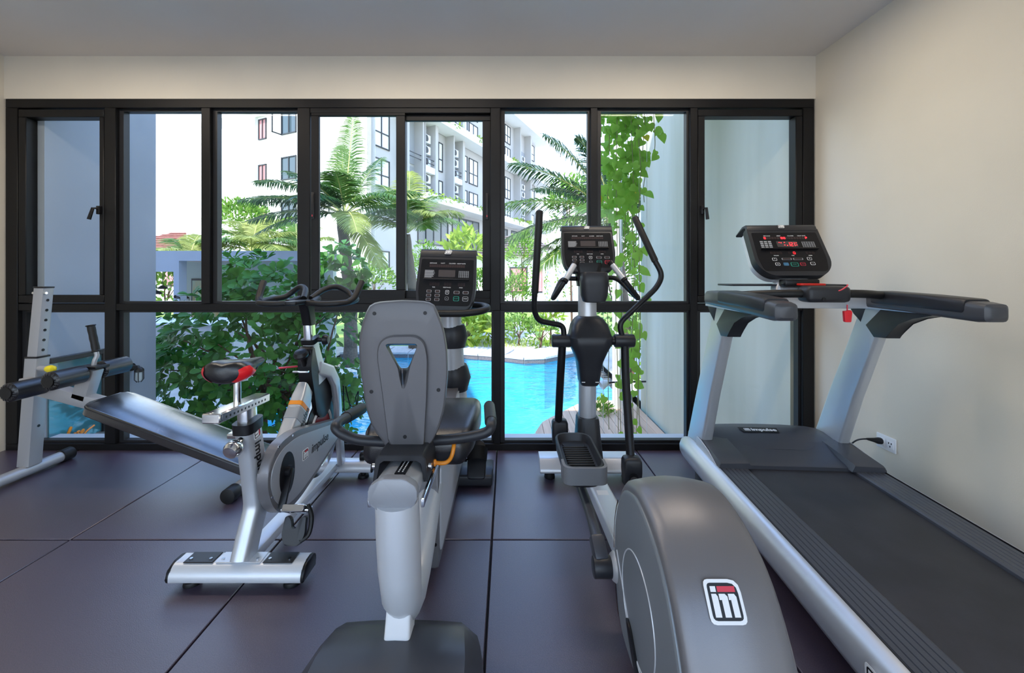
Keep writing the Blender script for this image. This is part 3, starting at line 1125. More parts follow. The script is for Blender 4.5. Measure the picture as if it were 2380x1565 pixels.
# rear housing
prof = [(1.49, .28), (1.468, .43), (1.385, .556), (1.29, .605), (1.2, .618), (1.074, .586), (.972, .516), (.8885, .389), (.835, .25), (.80, .12), (.79, .045), (.84, .03), (1.15, .03), (1.38, .035), (1.455, .12)]
pr = [V((p.x, p.y)) for p in crom([V((a, b, 0)) for a, b in prof], 4, closed=True)]
cc = V((1.17, .30))
bm = NB()
rings = []
for x, k in ((.388, .925), (.392, .955), (.402, .985), (.425, 1.0), (.47, 1.022), (.515, 1.03), (.56, 1.022), (.605, 1.0), (.628, .985), (.638, .955), (.642, .925)):
    rr_ = []
    for p in pr:
        q = cc + (p - cc) * k
        rr_.append(V((x, q.x, max(q.y, .02))))
    rings.append(rr_)
loft(bm, rings)
hs = obj('rear_housing', bm, m_shell, EL, smooth=50)
bm = NB()
loft(bm, [[V((x, (cc + (p - cc) * k).x, max((cc + (p - cc) * k).y, .025))) for p in pr] for x, k in ((.389, .90), (.384, .90), (.381, .885), (.380, .86))])
sd = obj('side_cover', bm, mat('grey_side_cover', (.24, .262, .285), .4, .3, bump=.05, bscale=600), hs, smooth=50)
bm = NB()
n0 = len(pr)
ia = [p for p in pr if p.x > 1.28 and p.y < .50]
ia = [p for p in pr if p.x > 1.30 and .06 < p.y < .52]
ia.sort(key=lambda p: p.y)
for lo, hi in ((.06, .20), (.26, .50)):
    seg = [p for p in ia if lo < p.y < hi]
    if len(seg) > 1:
        strip(bm, [V((.3795, (cc + (p - cc) * .915).x, (cc + (p - cc) * .915).y)) for p in seg], [V((.3795, (cc + (p - cc) * .895).x, (cc + (p - cc) * .895).y)) for p in seg])
bmesh.ops.solidify(bm, geom=bm.faces[:], thickness=.004)
obj('orange_stripe', bm, m_orange, sd)
c = at(1401, 1318, 1.455)
bm = NB()
torus(bm, (.3795, 1.20, .27), (1, 0, 0), .15, .0022, 48, 6)
tube(bm, [(.379, 1.42, .30), (.379, 1.25, .13), (.379, 1.02, .07), (.379, .90, .05)], .0022, 6, bend=.1)
obj('cover_crease', bm, m_silver2, sd)
bm = NB()
prism(bm, rpoly([(1.30, .175), (1.25, .12), (1.17, .055), (1.16, .07), (1.19, .115), (1.26, .175)], .02, 4), 'x', .372, .382, .003)
obj('access_slot', bm, m_black, sd)
bm = NB()
lathe(bm, [(.001, 0), (.05, .0), (.042, .012), (.02, .02), (.02, .05)], (.382, c.y, c.z), (-1, 0, 0), 24)
obj('crank_boss', bm, m_silver, sd)
# emblem on the sloping back
p0, p1 = V((.972, .516)), V((.8885, .389))
mid = p0.lerp(p1, .19)
nrm = V((-(p0 - p1).y, (p0 - p1).x)).normalized()
if nrm.y < 0:
    nrm = -nrm
o = V((.502, mid.x, mid.y)) + V((0, nrm.x, nrm.y)) * .013
badge(hs, Mx(o, (1, 0, 0), (0, (p0 - p1).x, (p0 - p1).y)), .084)
# ---------------------------------------------------------------- recumbent bike
RX = -.345
RB = thing('recumbent_bike', 'recumbent exercise bike with tall grey backrest and orange lever', 'exercise bike', (RX, 1.8, 0))
# near base cover
bm = NB()
rings = []
for y, zt, hwid, zb in ((.96, .045, .245, .02), (.98, .085, .25, .012), (1.06, .125, .255, .012), (1.20, .138, .250, .012), (1.31, .128, .235, .012), (1.36, .105, .222, .012), (1.375, .07, .215, .02)):
    rings.append([V((RX + x, y, z)) for x, z in ((-hwid - .03, zb), (-hwid - .022, zb + (zt - zb) * .45), (-hwid + .03, zt - .006), (-hwid * .5, zt), (0, zt + .004), (hwid * .5, zt), (hwid - .03, zt - .006), (hwid + .022, zb + (zt - zb) * .45), (hwid + .03, zb))])
loft(bm, rings)
bc = obj('base_cover', bm, m_shell_d, RB, smooth=45)
for x in (-.2, .2):
    bm = NB()
    cyl(bm, (RX + x, 1.2, 0), (RX + x, 1.2, .03), .03, n=14)
    obj('foot', bm, m_rubber, bc)
# short square post and fat silver U frame
bm = NB()
loft(bm, [rring((RX + .003, 1.285, .10), (1, 0, 0), (0, 1, 0), .082, .08, .012), rring((RX + .008, 1.30, .24), (1, 0, 0), (0, 1, 0), .075, .08, .012)])
obj('base_post', bm, m_pot, RB)
bm = NB()
P = [(1.262, .56, .066, .062), (1.265, .46, .067, .064), (1.275, .34, .066, .064), (1.290, .25, .062, .062), (1.325, .195, .056, .056), (1.39, .172, .052, .05), (1.47, .19, .050, .05), (1.55, .24, .050, .05), (1.63, .31, .050, .05), (1.72, .37, .05, .05)]
rings = []
for i, (y, z, a, b) in enumerate(P):
    q0, q1 = P[max(i - 1, 0)], P[min(i + 1, len(P) - 1)]
    tn = V((0, q1[0] - q0[0], q1[1] - q0[1])).normalized()
    rings.append(ering((RX + .004 + .02 * i / 9, y, z), (1, 0, 0), tn.cross(V((1, 0, 0))), a, b, 24))
loft(bm, rings)
obj('rear_frame_tube', bm, m_silver2, RB, smooth=60)
# seat rail with oval end cap
cap = rpoly([(-.073, -.020), (-.073, .026), (-.035, .052), (.035, .052), (.073, .026), (.073, -.020), (.04, -.046), (-.04, -.046)], .010, 3)
zr = .592
bm = NB()
rings = [[V((RX + p[0] * .92, y, zr + (y - 1.24) * -.06 + p[1] * .92)) for p in cap] for y in (1.25, 2.05)]
loft(bm, rings)
sr = obj('seat_rail', bm, m_silver, RB)
bm = NB()
prism(bm, cap, 'y', 1.222, 1.252, .004, 2, M=Matrix.Translation((RX, 0, zr)))
obj('rail_end_cap', bm, mat('grey_end_cap', (.30, .31, .34), .4, .2), sr)
bm = NB()
Mr = Mx((RX + .012, 1.262, zr + .0485), (1, 0, 0), (0, 1, -.06))
box(bm, -.017, .017, 0, .5, -.002, .0015, M=Mr)
rule = obj('position_scale', bm, m_face, sr)
for i in range(9):
    bm = NB()
    for x in (-.007, .005):
        box(bm, x - .002, x + .002, .012 + i * .012, .018 + i * .012, .001, .0022, M=Mr)
    obj('scale_mark', bm, m_white, rule, kind='stuff')
for s in (-1, 1):
    bm = NB()
    box(bm, RX + s * .082 - .006, RX + s * .082 + .006, 1.26, 2.05, zr - .055, zr - .025, .003)
    obj('slide_rod', bm, m_chrome, sr)
# seat carriage
bm = NB()
pl = [(-.090, .0), (-.082, .075), (-.070, .088), (.070, .088), (.082, .075), (.090, .0), (.076, .0), (.070, .062), (.055, .072), (-.055, .072), (-.070, .062), (-.076, .0)]
prism(bm, pl, 'y', 1.335, 1.60, .003, 1, M=Matrix.Translation((RX - .006, 0, .578)))
cg = obj('seat_carriage', bm, m_dark, RB)
for s in (-1, 1):
    bm = NB()
    cyl(bm, (RX - .006 + s * .088, 1.36, .62), (RX - .006 + s * .098, 1.36, .62), .009, n=10)
    obj('bolt', bm, m_chrome, cg)
# backrest shell: outline in x/z mapped from the picture on a plane leaning back
BZ0, BZ1 = .615, 1.168


def bpt(px, py, off=0.0):
    d = 1.44 - .02 * (1050 - py) / 350 + off
    return at(px, py, d)


SC = 1.0
out = [(905, 1052), (893, 1030), (868, 1000), (852, 955), (836, 850), (834, 790), (842, 750), (858, 708), (880, 701), (937, 697), (990, 700), (1010, 706), (1032, 762), (1040, 810), (1042, 870), (1034, 950), (1020, 1000), (1000, 1035), (984, 1050)]
op = [V((p[0], p[1])) for p in rpoly(out, 14, 3)]


def shrink(poly, k, c=(940, 875)):
    c = V(c)
    return [c + (p - c) * k for p in poly]


hole = [V(p) for p in rpoly([(893, 800), (972, 800), (950, 853), (940, 895), (934, 895), (927, 853)], [10, 10, 6, 4, 4, 6], 3)]
# front, back and rim of the shell with the triangular window cut through it
bm = NB()
NO = 72


def resample(poly, n):
    L = [0]
    for i in range(len(poly)):
        L.append(L[-1] + (poly[(i + 1) % len(poly)] - poly[i]).length)
    res = []
    for k in range(n):
        t = L[-1] * k / n
        i = max(j for j in range(len(poly)) if L[j] <= t)
        seg = L[i + 1] - L[i]
        res.append(poly[i].lerp(poly[(i + 1) % len(poly)], (t - L[i]) / seg if seg else 0))
    return res


def by_angle(poly, n, c):
    """n points of the polygon at equal angles around c"""
    c = V(c)
    res = []
    for k in range(n):
        a = 2 * PI * k / n
        d = V((math.cos(a), math.sin(a)))
        best = None
        for i in range(len(poly)):
            p, q = poly[i] - c, poly[(i + 1) % len(poly)] - c
            e = q - p
            den = d.x * e.y - d.y * e.x
            if abs(den) < 1e-9:
                continue
            t = (p.x * e.y - p.y * e.x) / den
            u = (p.x * d.y - p.y * d.x) / den
            if t > 0 and -1e-6 <= u <= 1 + 1e-6 and (best is None or t > best):
                best = t
        res.append(c + d * best)
    return res


HCN = (934, 840)
O = by_angle(op, NO, HCN)
Hh = by_angle(hole, NO, HCN)
Hs = [V(p) for p in rpoly([(903, 803), (971, 803), (953, 848), (946, 856), (932, 856), (926, 848)], [6, 6, 4, 3, 3, 4], 3)]
Hs = by_angle(Hs, NO, HCN)
ramp = lambda k: [o.lerp(h, k) for o, h in zip(O, Hh)]
rings = [[bpt(p.x, p.y, .105) for p in Hs], [bpt(p.x, p.y, .10) for p in [a.lerp(b, .35) for a, b in zip(Hs, O)]], [bpt(p.x, p.y, .095) for p in shrink(O, .97)], [bpt(p.x, p.y, .055) for p in O], [bpt(p.x, p.y, .022) for p in shrink(O, 1.0)], [bpt(p.x, p.y, .004) for p in shrink(O, .985)],
         [bpt(p.x, p.y, .0) for p in shrink(O, .955)], [bpt(p.x, p.y, .0) for p in ramp(.5)], [bpt(p.x, p.y, -.004) for p in ramp(.97)], [bpt(p.x, p.y, .0) for p in Hh], [bpt(p.x, p.y, .105) for p in Hs]]
loft(bm, rings, cap=False)
bmesh.ops.remove_doubles(bm, verts=bm.verts[:], dist=1e-5)
br = obj('backrest_shell', bm, m_backrest, RB, smooth=35)
# raised inner spine, an arch that narrows to the foot
arch_o = [(905, 1052), (890, 930), (876, 830), (878, 805), (886, 790), (905, 780), (962, 779), (978, 786), (988, 800), (994, 830), (992, 930), (985, 1052)]
ao = [V(p) for p in rpoly(arch_o, [3, 20, 10, 8, 8, 10, 10, 8, 8, 10, 20, 3], 3)]
ao = by_angle(ao, NO, HCN)
bm = NB()
r2 = [[bpt(p.x, p.y, .004) for p in ao], [bpt(p.x, p.y, -.012) for p in ao], [bpt(p.x, p.y, -.018) for p in shrink(ao, .965, (936, 900))], [bpt(p.x, p.y, -.018) for p in [h.lerp(o_, .06) for h, o_ in zip(Hh, ao)]], [bpt(p.x, p.y, -.010) for p in Hh], [bpt(p.x, p.y, .03) for p in [a.lerp(b, .3) for a, b in zip(Hh, Hs)]]]
loft(bm, r2, cap=False)
obj('backrest_spine', bm, m_backrest, br, smooth=35)
for px, py in ((870, 729), (988, 728), (863, 911), (1019, 907), (941, 1016)):
    bm = NB()
    c = bpt(px, py, -.019 if px == 941 else -.001)
    cyl(bm, c + V((0, .004, 0)), c, .0068, n=14)
    obj('screw_hole', bm, m_black, br)
bm = NB()
rings = []
for y, z, w, h in ((1.50, .60, .32, .06), (1.51, .60, .38, .09), (1.60, .615, .43, .11), (1.78, .63, .455, .115), (1.90, .63, .44, .11), (1.95, .62, .40, .09), (1.97, .615, .33, .06)):
    rings.append(rring((RX + .002, y, z), (1, 0, 0), (0, 0, 1), w, h, h * .42, 5))
loft(bm, rings)
obj('seat_cushion', bm, m_padv, RB, smooth=60)
# seat-side handlebars
for pts, grip in ((((905, 1028, 1.50), (830, 1022, 1.49), (789, 1004, 1.485), (785, 984, 1.52), (838, 955, 1.74)), ((803, 972, 1.60), (843, 949, 1.77))),
                  (((980, 1026, 1.50), (1060, 1020, 1.49), (1128, 1006, 1.485), (1142, 985, 1.51), (1139, 955, 1.68)), ((1141, 982, 1.53), (1137, 943, 1.75)))):
    bm = NB()
    tube(bm, crom([at(*p) for p in pts], 7), .0185, 14)
    hb = obj('seat_handlebar', bm, m_dark, RB)
    a, b = [at(*p) for p in grip]
    d = (b - a).normalized()
    bm = NB()
    tube(bm, [a, a + d * .004, b - d * .01, b - d * .002, b], [.019, .0235, .0235, .022, .014], 14)
    obj('rubber_grip', bm, m_rubber, hb)
# orange seat lever
bm = NB()
tube(bm, crom([at(1008, 1076, 1.46), at(1035, 1076, 1.46), at(1049, 1062, 1.48), at(1055, 1035, 1.50), at(1054, 1012, 1.56), at(1030, 1000, 1.62), at(1005, 1004, 1.66)], 6), .0075, 10)
lv = obj('seat_lever', bm, m_orange, RB)
bm = NB()
cyl(bm, at(1000, 1076, 1.46), at(1014, 1076, 1.46), .0125, n=14, bev=.003)
obj('lever_knob', bm, m_orange, lv)
# drive body, mast, front base
bm = NB()
side = rpoly([(1.66, .06), (1.66, .50), (1.78, .545), (2.10, .56), (2.30, .62), (2.46, .60), (2.60, .40), (2.60, .10), (2.55, .05)], [.01, .02, .1, .1, .06, .06, .08, .03, .02], 4)
prism(bm, side, 'x', RX - .045, RX + .062, .012, 2)
db = obj('drive_body', bm, m_shell, RB)
bm = NB()
prism(bm, rpoly([(1.70, .10), (1.70, .46), (2.0, .52), (2.30, .60), (2.44, .58), (2.52, .40), (2.50, .12)], .03, 4), 'x', RX + .062, RX + .068, .002)
obj('side_cover', bm, m_silver2, db)
bm = NB()
cyl(bm, (RX + .052, 1.662, .16), (RX + .052, 1.656, .16), .006, n=12)
obj('screw', bm, m_black, db)
bm = NB()
prism(bm, rpoly([(2.40, .012), (2.40, .075), (2.47, .095), (2.58, .095), (2.62, .05), (2.62, .012)], .015, 3), 'x', RX - .25, RX + .255, .01)
fbc = obj('front_base', bm, m_dark, RB)
for x in (-.2, .2):
    bm = NB()
    cyl(bm, (RX + x, 2.5, 0), (RX + x, 2.5, .02), .03, n=14)
    obj('foot', bm, m_rubber, fbc)
bm = NB()
rings = []
for z, w, d, y in ((.52, .17, .17, 2.42), (.70, .145, .15, 2.40), (.90, .125, .13, 2.37), (1.10, .11, .11, 2.33)):
    rings.append(ering((RX + .02, y, z), (1, 0, 0), (0, 1, 0), w / 2, d / 2, 24))
loft(bm, rings)
ms = obj('mast', bm, m_silver, RB)
for za, zb, ya, wv in ((.84, .97, 2.37, .155), (.58, .73, 2.41, .175)):
    bm = NB()
    rings = []
    for z, k in ((za, .96), (za + .02, 1.0), ((za + zb) / 2, 1.18), (zb - .02, 1.0), (zb, .9)):
        rings.append(ering((RX + .024, ya, z), (1, 0, 0), (0, 1, 0), wv / 2 * k, wv / 2 * k, 24))
    loft(bm, rings)
    obj('mast_sleeve', bm, m_dark, ms)
Mb = Mx((RX + .008, 2.25, 1.238), (1, 0, -.025), (.03, .35, .94))
console(RB, Mb, .330, .375, 'recumbent')
bm = NB()
box(bm, RX - .11, RX + .13, 2.19, 2.33, 1.03, 1.075, .015, 3)
obj('console_tray', bm, m_dark, RB)
bm = NB()
c = V((RX + .02, 2.22, 1.055))
tube(bm, crom([c + V((.0, -.09, 0)), c + V((.10, -.095, .002)), c + V((.185, -.07, .012)), c + V((.215, .0, .022)), c + V((.18, .07, .03)), c + V((.06, .11, .03)), c + V((-.06, .11, .03)), c + V((-.18, .07, .03)), c + V((-.215, .0, .022)), c + V((-.185, -.07, .012)), c + V((-.10, -.095, .002)), c + V((.0, -.09, 0))], 5), .0185, 12)
obj('front_handlebar', bm, m_rubber, RB)
# crank and pedals
for s, y, z in ((1, 2.33, .20), (-1, 2.05, .33)):
    bm = NB()
    x0 = RX + .01 + s * .075
    beam(bm, (x0, 2.20, .27), (x0 + s * .012, y, z), .018, .035, up=(1, 0, 0), bev=.004)
    ck = obj('crank', bm, m_black, RB)
    bm = NB()
    pc_ = V((x0 + s * .085, y, z))
    prism(bm, rpoly([(-.05, -.10), (.05, -.10), (.055, .06), (.03, .11), (-.03, .11), (-.055, .06)], .02, 3), 'z', -.015, .015, .006, 2, M=Matrix.Translation(pc_) @ Matrix.Rotation(R(50), 4, 'X'))
    pdl = obj('pedal', bm, m_black, ck)
    bm = NB()
    Mp = Matrix.Translation(pc_) @ Matrix.Rotation(R(50), 4, 'X')
    strip(bm, [Mp @ V((.056 * math.cos(a), -.01, .012 + .062 * math.sin(a))) for a in [PI * k / 10 for k in range(11)]], [Mp @ V((.060 * math.cos(a), .06, .012 + .07 * math.sin(a))) for a in [PI * k / 10 for k in range(11)]])
    bmesh.ops.solidify(bm, geom=bm.faces[:], thickness=.004)
    obj('pedal_strap', bm, m_rubber, pdl)

# ---------------------------------------------------------------- spin bike
SX = -1.078
SB = thing('spin_bike', 'silver spin bike with black and red saddle beside the bench', 'exercise bike', (SX, 2.1, 0))


def stab(y0, xl, xr, zb, zt, dep, nm):
    bm = NB()
    pr_ = rpoly([(y0 - dep, zb), (y0 - dep, zb + (zt - zb) * .45), (y0 - dep * .5, zt), (y0 + dep * .8, zt), (y0 + dep, zt - .02), (y0 + dep, zb)], [.006, .02, .02, .01, .01, .006], 3)
    prism(bm, pr_, 'x', xl + .012, xr - .012)
    s = obj(nm, bm, m_silver2, SB)
    for a, b in ((xl, xl + .014), (xr - .014, xr)):
        bm = NB()
        prism(bm, pr_, 'x', a, b, .005, 2)
        obj('end_cap', bm, m_black, s)
    for x in (xl + .07, xr - .07):
        bm = NB()
        cyl(bm, (x, y0, 0), (x, y0, .018), .034, .031, 18, .003)
        cyl(bm, (x, y0, .017), (x, y0, zb + .01), .017, n=12)
        obj('levelling_foot', bm, m_rubber, s)
    return s


rs = stab(1.665, -1.352, -.806, .038, .098, .055, 'rear_stabilizer')
for xa, xb, m_ in ((-1.305, -1.185, m_dark), (-1.175, -.995, m_silver2), (-.985, -.865, m_dark)):
    bm = NB()
    box(bm, xa, xb, 1.64, 1.705, .097, .102, .003, 1)
    pt = obj('foot_plate', bm, m_, rs)
    for x in (xa + .02, xb - .02):
        bm = NB()
        cyl(bm, (x, 1.66, .10), (x, 1.66, .106), .006, n=10)
        obj('bolt', bm, m_chrome, pt)
fs2 = stab(2.545, -1.33, -.828, .045, .105, .045, 'front_stabilizer')
for x in (-1.26, -.905):
    bm = NB()
    cyl(bm, (x - .014, 2.56, .125), (x + .014, 2.56, .125), .032, n=18, bev=.004)
    w_ = obj('transport_wheel', bm, m_black, fs2)
    bm = NB()
    for sd_ in (-.02, .016):
        box(bm, x + sd_, x + sd_ + .004, 2.545, 2.575, .10, .14, .002, 1)
    obj('wheel_fork', bm, m_chrome, w_)
bm = NB()
beam(bm, (SX, 1.68, .085), (SX, 2.53, .085), .07, .04, bev=.006)
obj('floor_beam', bm, m_silver2, SB)
# bent seat tube


def st(px, py):
    d = -SX * F / (CX - px)
    return V((SX, d, HC - (py - CY) * d / F))


bm = NB()
pts = [(1.665, .095), (1.70, .17), (1.745, .255), (1.752, .30), (1.735, .42), (1.712, .55), (1.695, .635)]
rings = []
for i, (y, z) in enumerate(pts):
    q0, q1 = pts[max(i - 1, 0)], pts[min(i + 1, len(pts) - 1)]
    tn = V((0, q1[0] - q0[0], q1[1] - q0[1])).normalized()
    rings.append(rring((SX, y, z), (1, 0, 0), tn.cross(V((1, 0, 0))), .072, .10, .03, 4))
loft(bm, rings)
stb = obj('seat_tube', bm, m_silver, SB)
Mt = Mx((SX + .0375, 1.712, .50), (0, .055, -.34), (0, 1, .2))
text('lettering', 'impulse', .058, m_black, stb, Mt @ Matrix.Translation((.02, 0, 0)), .15, .001)
badge(stb, Mt @ Matrix.Translation((-.105, .002, 0)) @ Matrix.Diagonal((1.2, 1, 1, 1)), .045)
bm = NB()
loft(bm, [rring((SX, 1.699, .612), (1, 0, 0), (0, 1, .1), .082, .112, .03), rring((SX, 1.695, .655), (1, 0, 0), (0, 1, .1), .082, .112, .03)])
obj('clamp_collar', bm, m_black, stb)
bm = NB()
loft(bm, [rring((SX, 1.694, .64), (1, 0, 0), (0, 1, 0), .045, .07, .008), rring((SX, 1.69, .735), (1, 0, 0), (0, 1, 0), .045, .07, .008)])
obj('seat_post', bm, m_chrome, SB)
bm = NB()
cyl(bm, (SX, 1.68, .60), (SX, 1.632, .578), .016, .012, 14)
lathe(bm, [(.012, 0), (.027, .006), (.034, .019), (.034, .037), (.026, .050), (.001, .055)], (SX, 1.634, .579), (-.05, -1, -.35), 20)
obj('height_knob', bm, m_chrome, SB)
# fore-aft slide and saddle
bm = NB()
sl = Mx((SX, 1.495, .738), (1, 0, 0), (0, 1, -.04))
box(bm, -.030, .030, 0, .30, 0, .012, .003, 1, M=sl)
box(bm, -.034, -.028, 0, .30, -.022, .010, .002, 1, M=sl)
box(bm, .028, .034, 0, .30, -.022, .010, .002, 1, M=sl)
box(bm, -.034, .034, -.012, .004, -.024, .012, .004, 1, M=sl)
slid = obj('saddle_slide', bm, m_chrome, SB)
for i in range(12):
    bm = NB()
    box(bm, .0335, .0348, .02 + i * .022, .026 + i * .022, -.012, -.004, M=sl)
    obj('scale_mark', bm, m_black, slid)
bm = NB()
cyl(bm, (SX, 1.63, .740), (SX, 1.63, .855), .0135, n=16)
obj('saddle_stem', bm, m_chrome, SB)
bm = NB()
rings = []
sad = ((1.530, .060, .912, .05), (1.538, .130, .925, .078), (1.552, .168, .932, .092), (1.575, .184, .934, .094), (1.61, .172, .930, .086), (1.65, .125, .922, .072), (1.69, .085, .914, .058), (1.73, .058, .908, .046), (1.765, .046, .905, .040), (1.785, .036, .902, .03), (1.792, .018, .900, .018))
for y, w, zt, h in sad:
    ring = []
    for k in range(20):
        a = 2 * PI * k / 20
        x = math.cos(a) * w / 2
        zz = math.sin(a)
        dip = .012 * max(0, 1 - (x / (w * .22)) ** 2) if w > .06 else .003
        ring.append(V((SX + x, y, zt - h / 2 + zz * h / 2 - (dip if zz > 0 else 0))))
    rings.append(ring)
loft(bm, rings)
sd2 = obj('saddle', bm, m_padv, SB, smooth=60)
m_sred = mat('red_vinyl', (.80, .012, .02), .3)
for s in (-1, 1):
    bm = NB()
    rings = []
    for y, w, zt, h in sad[1:5]:
        ring = []
        for k in range(9):
            a = R(-58) + R(84) * k / 8
            kk = .45 if y > 1.6 else (.85 if y < 1.545 else 1.0)
            a2 = R(-35) + (a + R(35)) * kk
            ring.append(V((SX + s * (math.cos(a2) * (w / 2 + .0022)), y - (.0015 if y < 1.545 else 0), zt - h / 2 + math.sin(a2) * (h / 2 + .002))))
        rings.append(ring)
    loft(bm, rings, cap=False, closed=False)
    obj('red_side_panel', bm, m_sred, sd2, smooth=60)
bm = NB()
for s in (-.022, .022):
    tube(bm, [(SX + s, 1.555, .835), (SX + s, 1.60, .842), (SX + s, 1.70, .848), (SX + s * .4, 1.76, .872)], .0035, 6, bend=.02)
box(bm, SX - .03, SX + .03, 1.61, 1.65, .835, .857, .004)
obj('saddle_rails', bm, m_black, sd2)
# head column, shroud and diagonal tube
bm = NB()
hp = [(2.31, .66, .075, .13), (2.29, .72, .072, .12), (2.265, .79, .066, .105), (2.245, .85, .062, .09), (2.235, .895, .06, .082)]
loft(bm, [rring((SX, y, z), (1, 0, 0), (0, 1, .2), w, d, .022, 4) for y, z, w, d in hp])
hc = obj('head_tube', bm, m_silver, SB)
bm = NB()
loft(bm, [rring((SX, 2.238, .888), (1, 0, 0), (0, 1, .2), .074, .094, .02), rring((SX, 2.232, .915), (1, 0, 0), (0, 1, .2), .074, .094, .02)])
obj('clamp_collar', bm, m_black, hc)
bm = NB()
cyl(bm, (SX + .035, 2.25, .90), (SX + .06, 2.255, .90), .012, n=12)
lathe(bm, [(.015, 0), (.028, .006), (.030, .02), (.022, .034), (.001, .036)], (SX + .055, 2.254, .90), (1, .1, 0), 18)
obj('height_knob', bm, m_black, hc)
bm = NB()
prism(bm, rpoly([(2.20, .64), (2.17, .74), (2.165, .86), (2.20, .88), (2.23, .80), (2.27, .70), (2.36, .70), (2.44, .62), (2.42, .50), (2.34, .44), (2.24, .48)], .03, 4), 'x', SX - .036, SX + .036, .008, 2)
obj('brake_shroud', bm, m_black, SB)
bm = NB()
cyl(bm, (SX, 2.17, .775), (SX, 2.13, .835), .009, n=10)
lathe(bm, [(.012, 0), (.034, .008), (.038, .02), (.03, .036), (.001, .04)], (SX, 2.14, .825), (0, -.4, .9), 18)
tk = obj('tension_knob', bm, m_black, SB)
bm = NB()
beam(bm, (SX - .03, 2.155, .775), (SX - .10, 2.10, .778), .016, .008, bev=.003)
obj('red_brake_lever', bm, m_red, tk)
bm = NB()
beam(bm, (SX - .04, 2.13, .752), (SX + .04, 2.13, .752), .02, .010, bev=.003)
obj('lever_bracket', bm, m_chrome, tk)
bm = NB()
rings = []
for y, z, w, d in ((1.78, .345, .065, .10), (1.90, .385, .066, .10), (1.96, .42, .066, .105), (2.06, .52, .068, .115), (2.13, .60, .068, .12), (2.175, .655, .05, .11)):
    rings.append(rring((SX + .002, y, z), (1, 0, 0), (0, -.65, .75), w, d, .02, 4))
loft(bm, rings)
dt = obj('diagonal_tube', bm, m_silver, SB)
dirv = V((0, .17, .18)).normalized()
Md = Mx((SX + .037, 2.135, .60), (0, .68, .73), (0, -.73, .68))
text('lettering', 'impulse', .05, m_black, dt, Mx((SX + .0375, 2.035, .505), (0, .68, .73), (0, -.73, .68)) @ Matrix.Translation((.03, -.03, 0)), .15, .001)
badge(dt, Mx((SX + .0375, 2.035, .505), (0, .68, .73), (0, -.73, .68)) @ Matrix.Translation((-.07, -.03, 0)), .04)
bm = NB()
loft(bm, [rring(V((SX + .002, 2.10, .565)) + dirv * k, (1, 0, 0), (0, -.73, .68), .071, .120, .02, 4) for k in (0, .022)])
obj('orange_band', bm, m_orange, dt)
bm = NB()
loft(bm, [rring(V((SX + .002, 2.055, .515)) + dirv * k, (1, 0, 0), (0, -.73, .68), .071, .119, .02, 4) for k in (0, .06)])
obj('warning_label', bm, m_print, dt)
# stem and handlebar
bm = NB()
loft(bm, [rring((SX, 2.23, .90), (1, 0, 0), (0, 1, 0), .042, .062, .008), rring((SX, 2.205, 1.09), (1, 0, 0), (0, 1, 0), .042, .062, .008)])
obj('handlebar_post', bm, m_chrome, SB)
bm = NB()
loft(bm, [rring((SX, 2.222, .985), (1, 0, 0), (0, 1, 0), .048, .068, .01), rring((SX, 2.20, 1.06), (1, 0, 0), (0, 1, 0), .05, .075, .012), rring((SX, 2.185, 1.115), (1, 0, 0), (0, 1, 0), .05, .10, .012)])
prism(bm, rpoly([(-.030, 2.02), (.030, 2.02), (.038, 2.25), (-.038, 2.25)], .01, 3), 'z', 1.105, 1.125, .004, 2, M=Matrix.Translation((SX, 0, 0)))
obj('stem_head', bm, m_black, SB)
bm = NB()
c = V((SX, 2.18, 1.118))
half = [c + V((.02, .02, .012)), c + V((.05, .10, .055)), c + V((.10, .15, .072)), c + V((.155, .17, .045)), c + V((.19, .15, .015)), c + V((.235, .10, .004)), c + V((.245, .02, -.002)), c + V((.215, -.05, -.008)), c + V((.13, -.065, -.012)), c + V((.03, -.05, -.006))]
for s in (1, -1):
    tube(bm, crom([V((SX + s * (p.x - SX), p.y, p.z)) for p in half], 6), .0155, 12)
    tube(bm, [V((SX + s * .05, 2.22, 1.13)), V((SX + s * .065, 2.12, 1.115))], .015, 10)
hbr = obj('handlebar', bm, m_rubber, SB)
for s in (1, -1):
    bm = NB()
    a = c + V((s * .235, -.02, -.004))
    tube(bm, crom([a, a + V((s * .02, .03, .02)), a + V((s * .032, .075, .075)), a + V((s * .036, .10, .105))], 5), .017, 12)
    obj('bar_horn', bm, m_rubber, hbr)
# fork, flywheel, chain guard
for s in (1, -1):
    bm = NB()
    pts = [(2.27, .74), (2.36, .70), (2.43, .62), (2.46, .50), (2.485, .30), (2.52, .10)]
    rings = []
    for i, (y, z) in enumerate(pts):
        q0, q1 = pts[max(i - 1, 0)], pts[min(i + 1, len(pts) - 1)]
        tn = V((0, q1[0] - q0[0], q1[1] - q0[1])).normalized()
        rings.append(rring((SX + s * (.025 if i == 0 else .052), y, z), (1, 0, 0), tn.cross(V((1, 0, 0))), .034, .075 if i < 3 else .062, .014, 4))
    loft(bm, rings)
    obj('fork_leg', bm, m_silver, SB, smooth=60)
fc = V((SX + .004, 2.315, .375))
bm = NB()
lathe(bm, [(.02, -.016), (.19, -.012), (.20, -.020), (.242, -.020), (.247, -.010), (.247, .010), (.242, .020), (.20, .020), (.19, .012), (.02, .016)], fc, (1, 0, 0), 64)
fw = obj('flywheel', bm, m_chrome, SB)
for r0, r1, m_, h in ((.03, .185, m_dark, .0165), (.03, .105, mat('flywheel_red', (.35, .02, .03), .4), .0185)):
    bm = NB()
    lathe(bm, [(r0, 0), (r1, 0), (r1, .002), (r0, .002)], fc + V((h, 0, 0)), (1, 0, 0), 48, cap=False)
    obj('flywheel_disc', bm, m_, fw)
bm = NB()
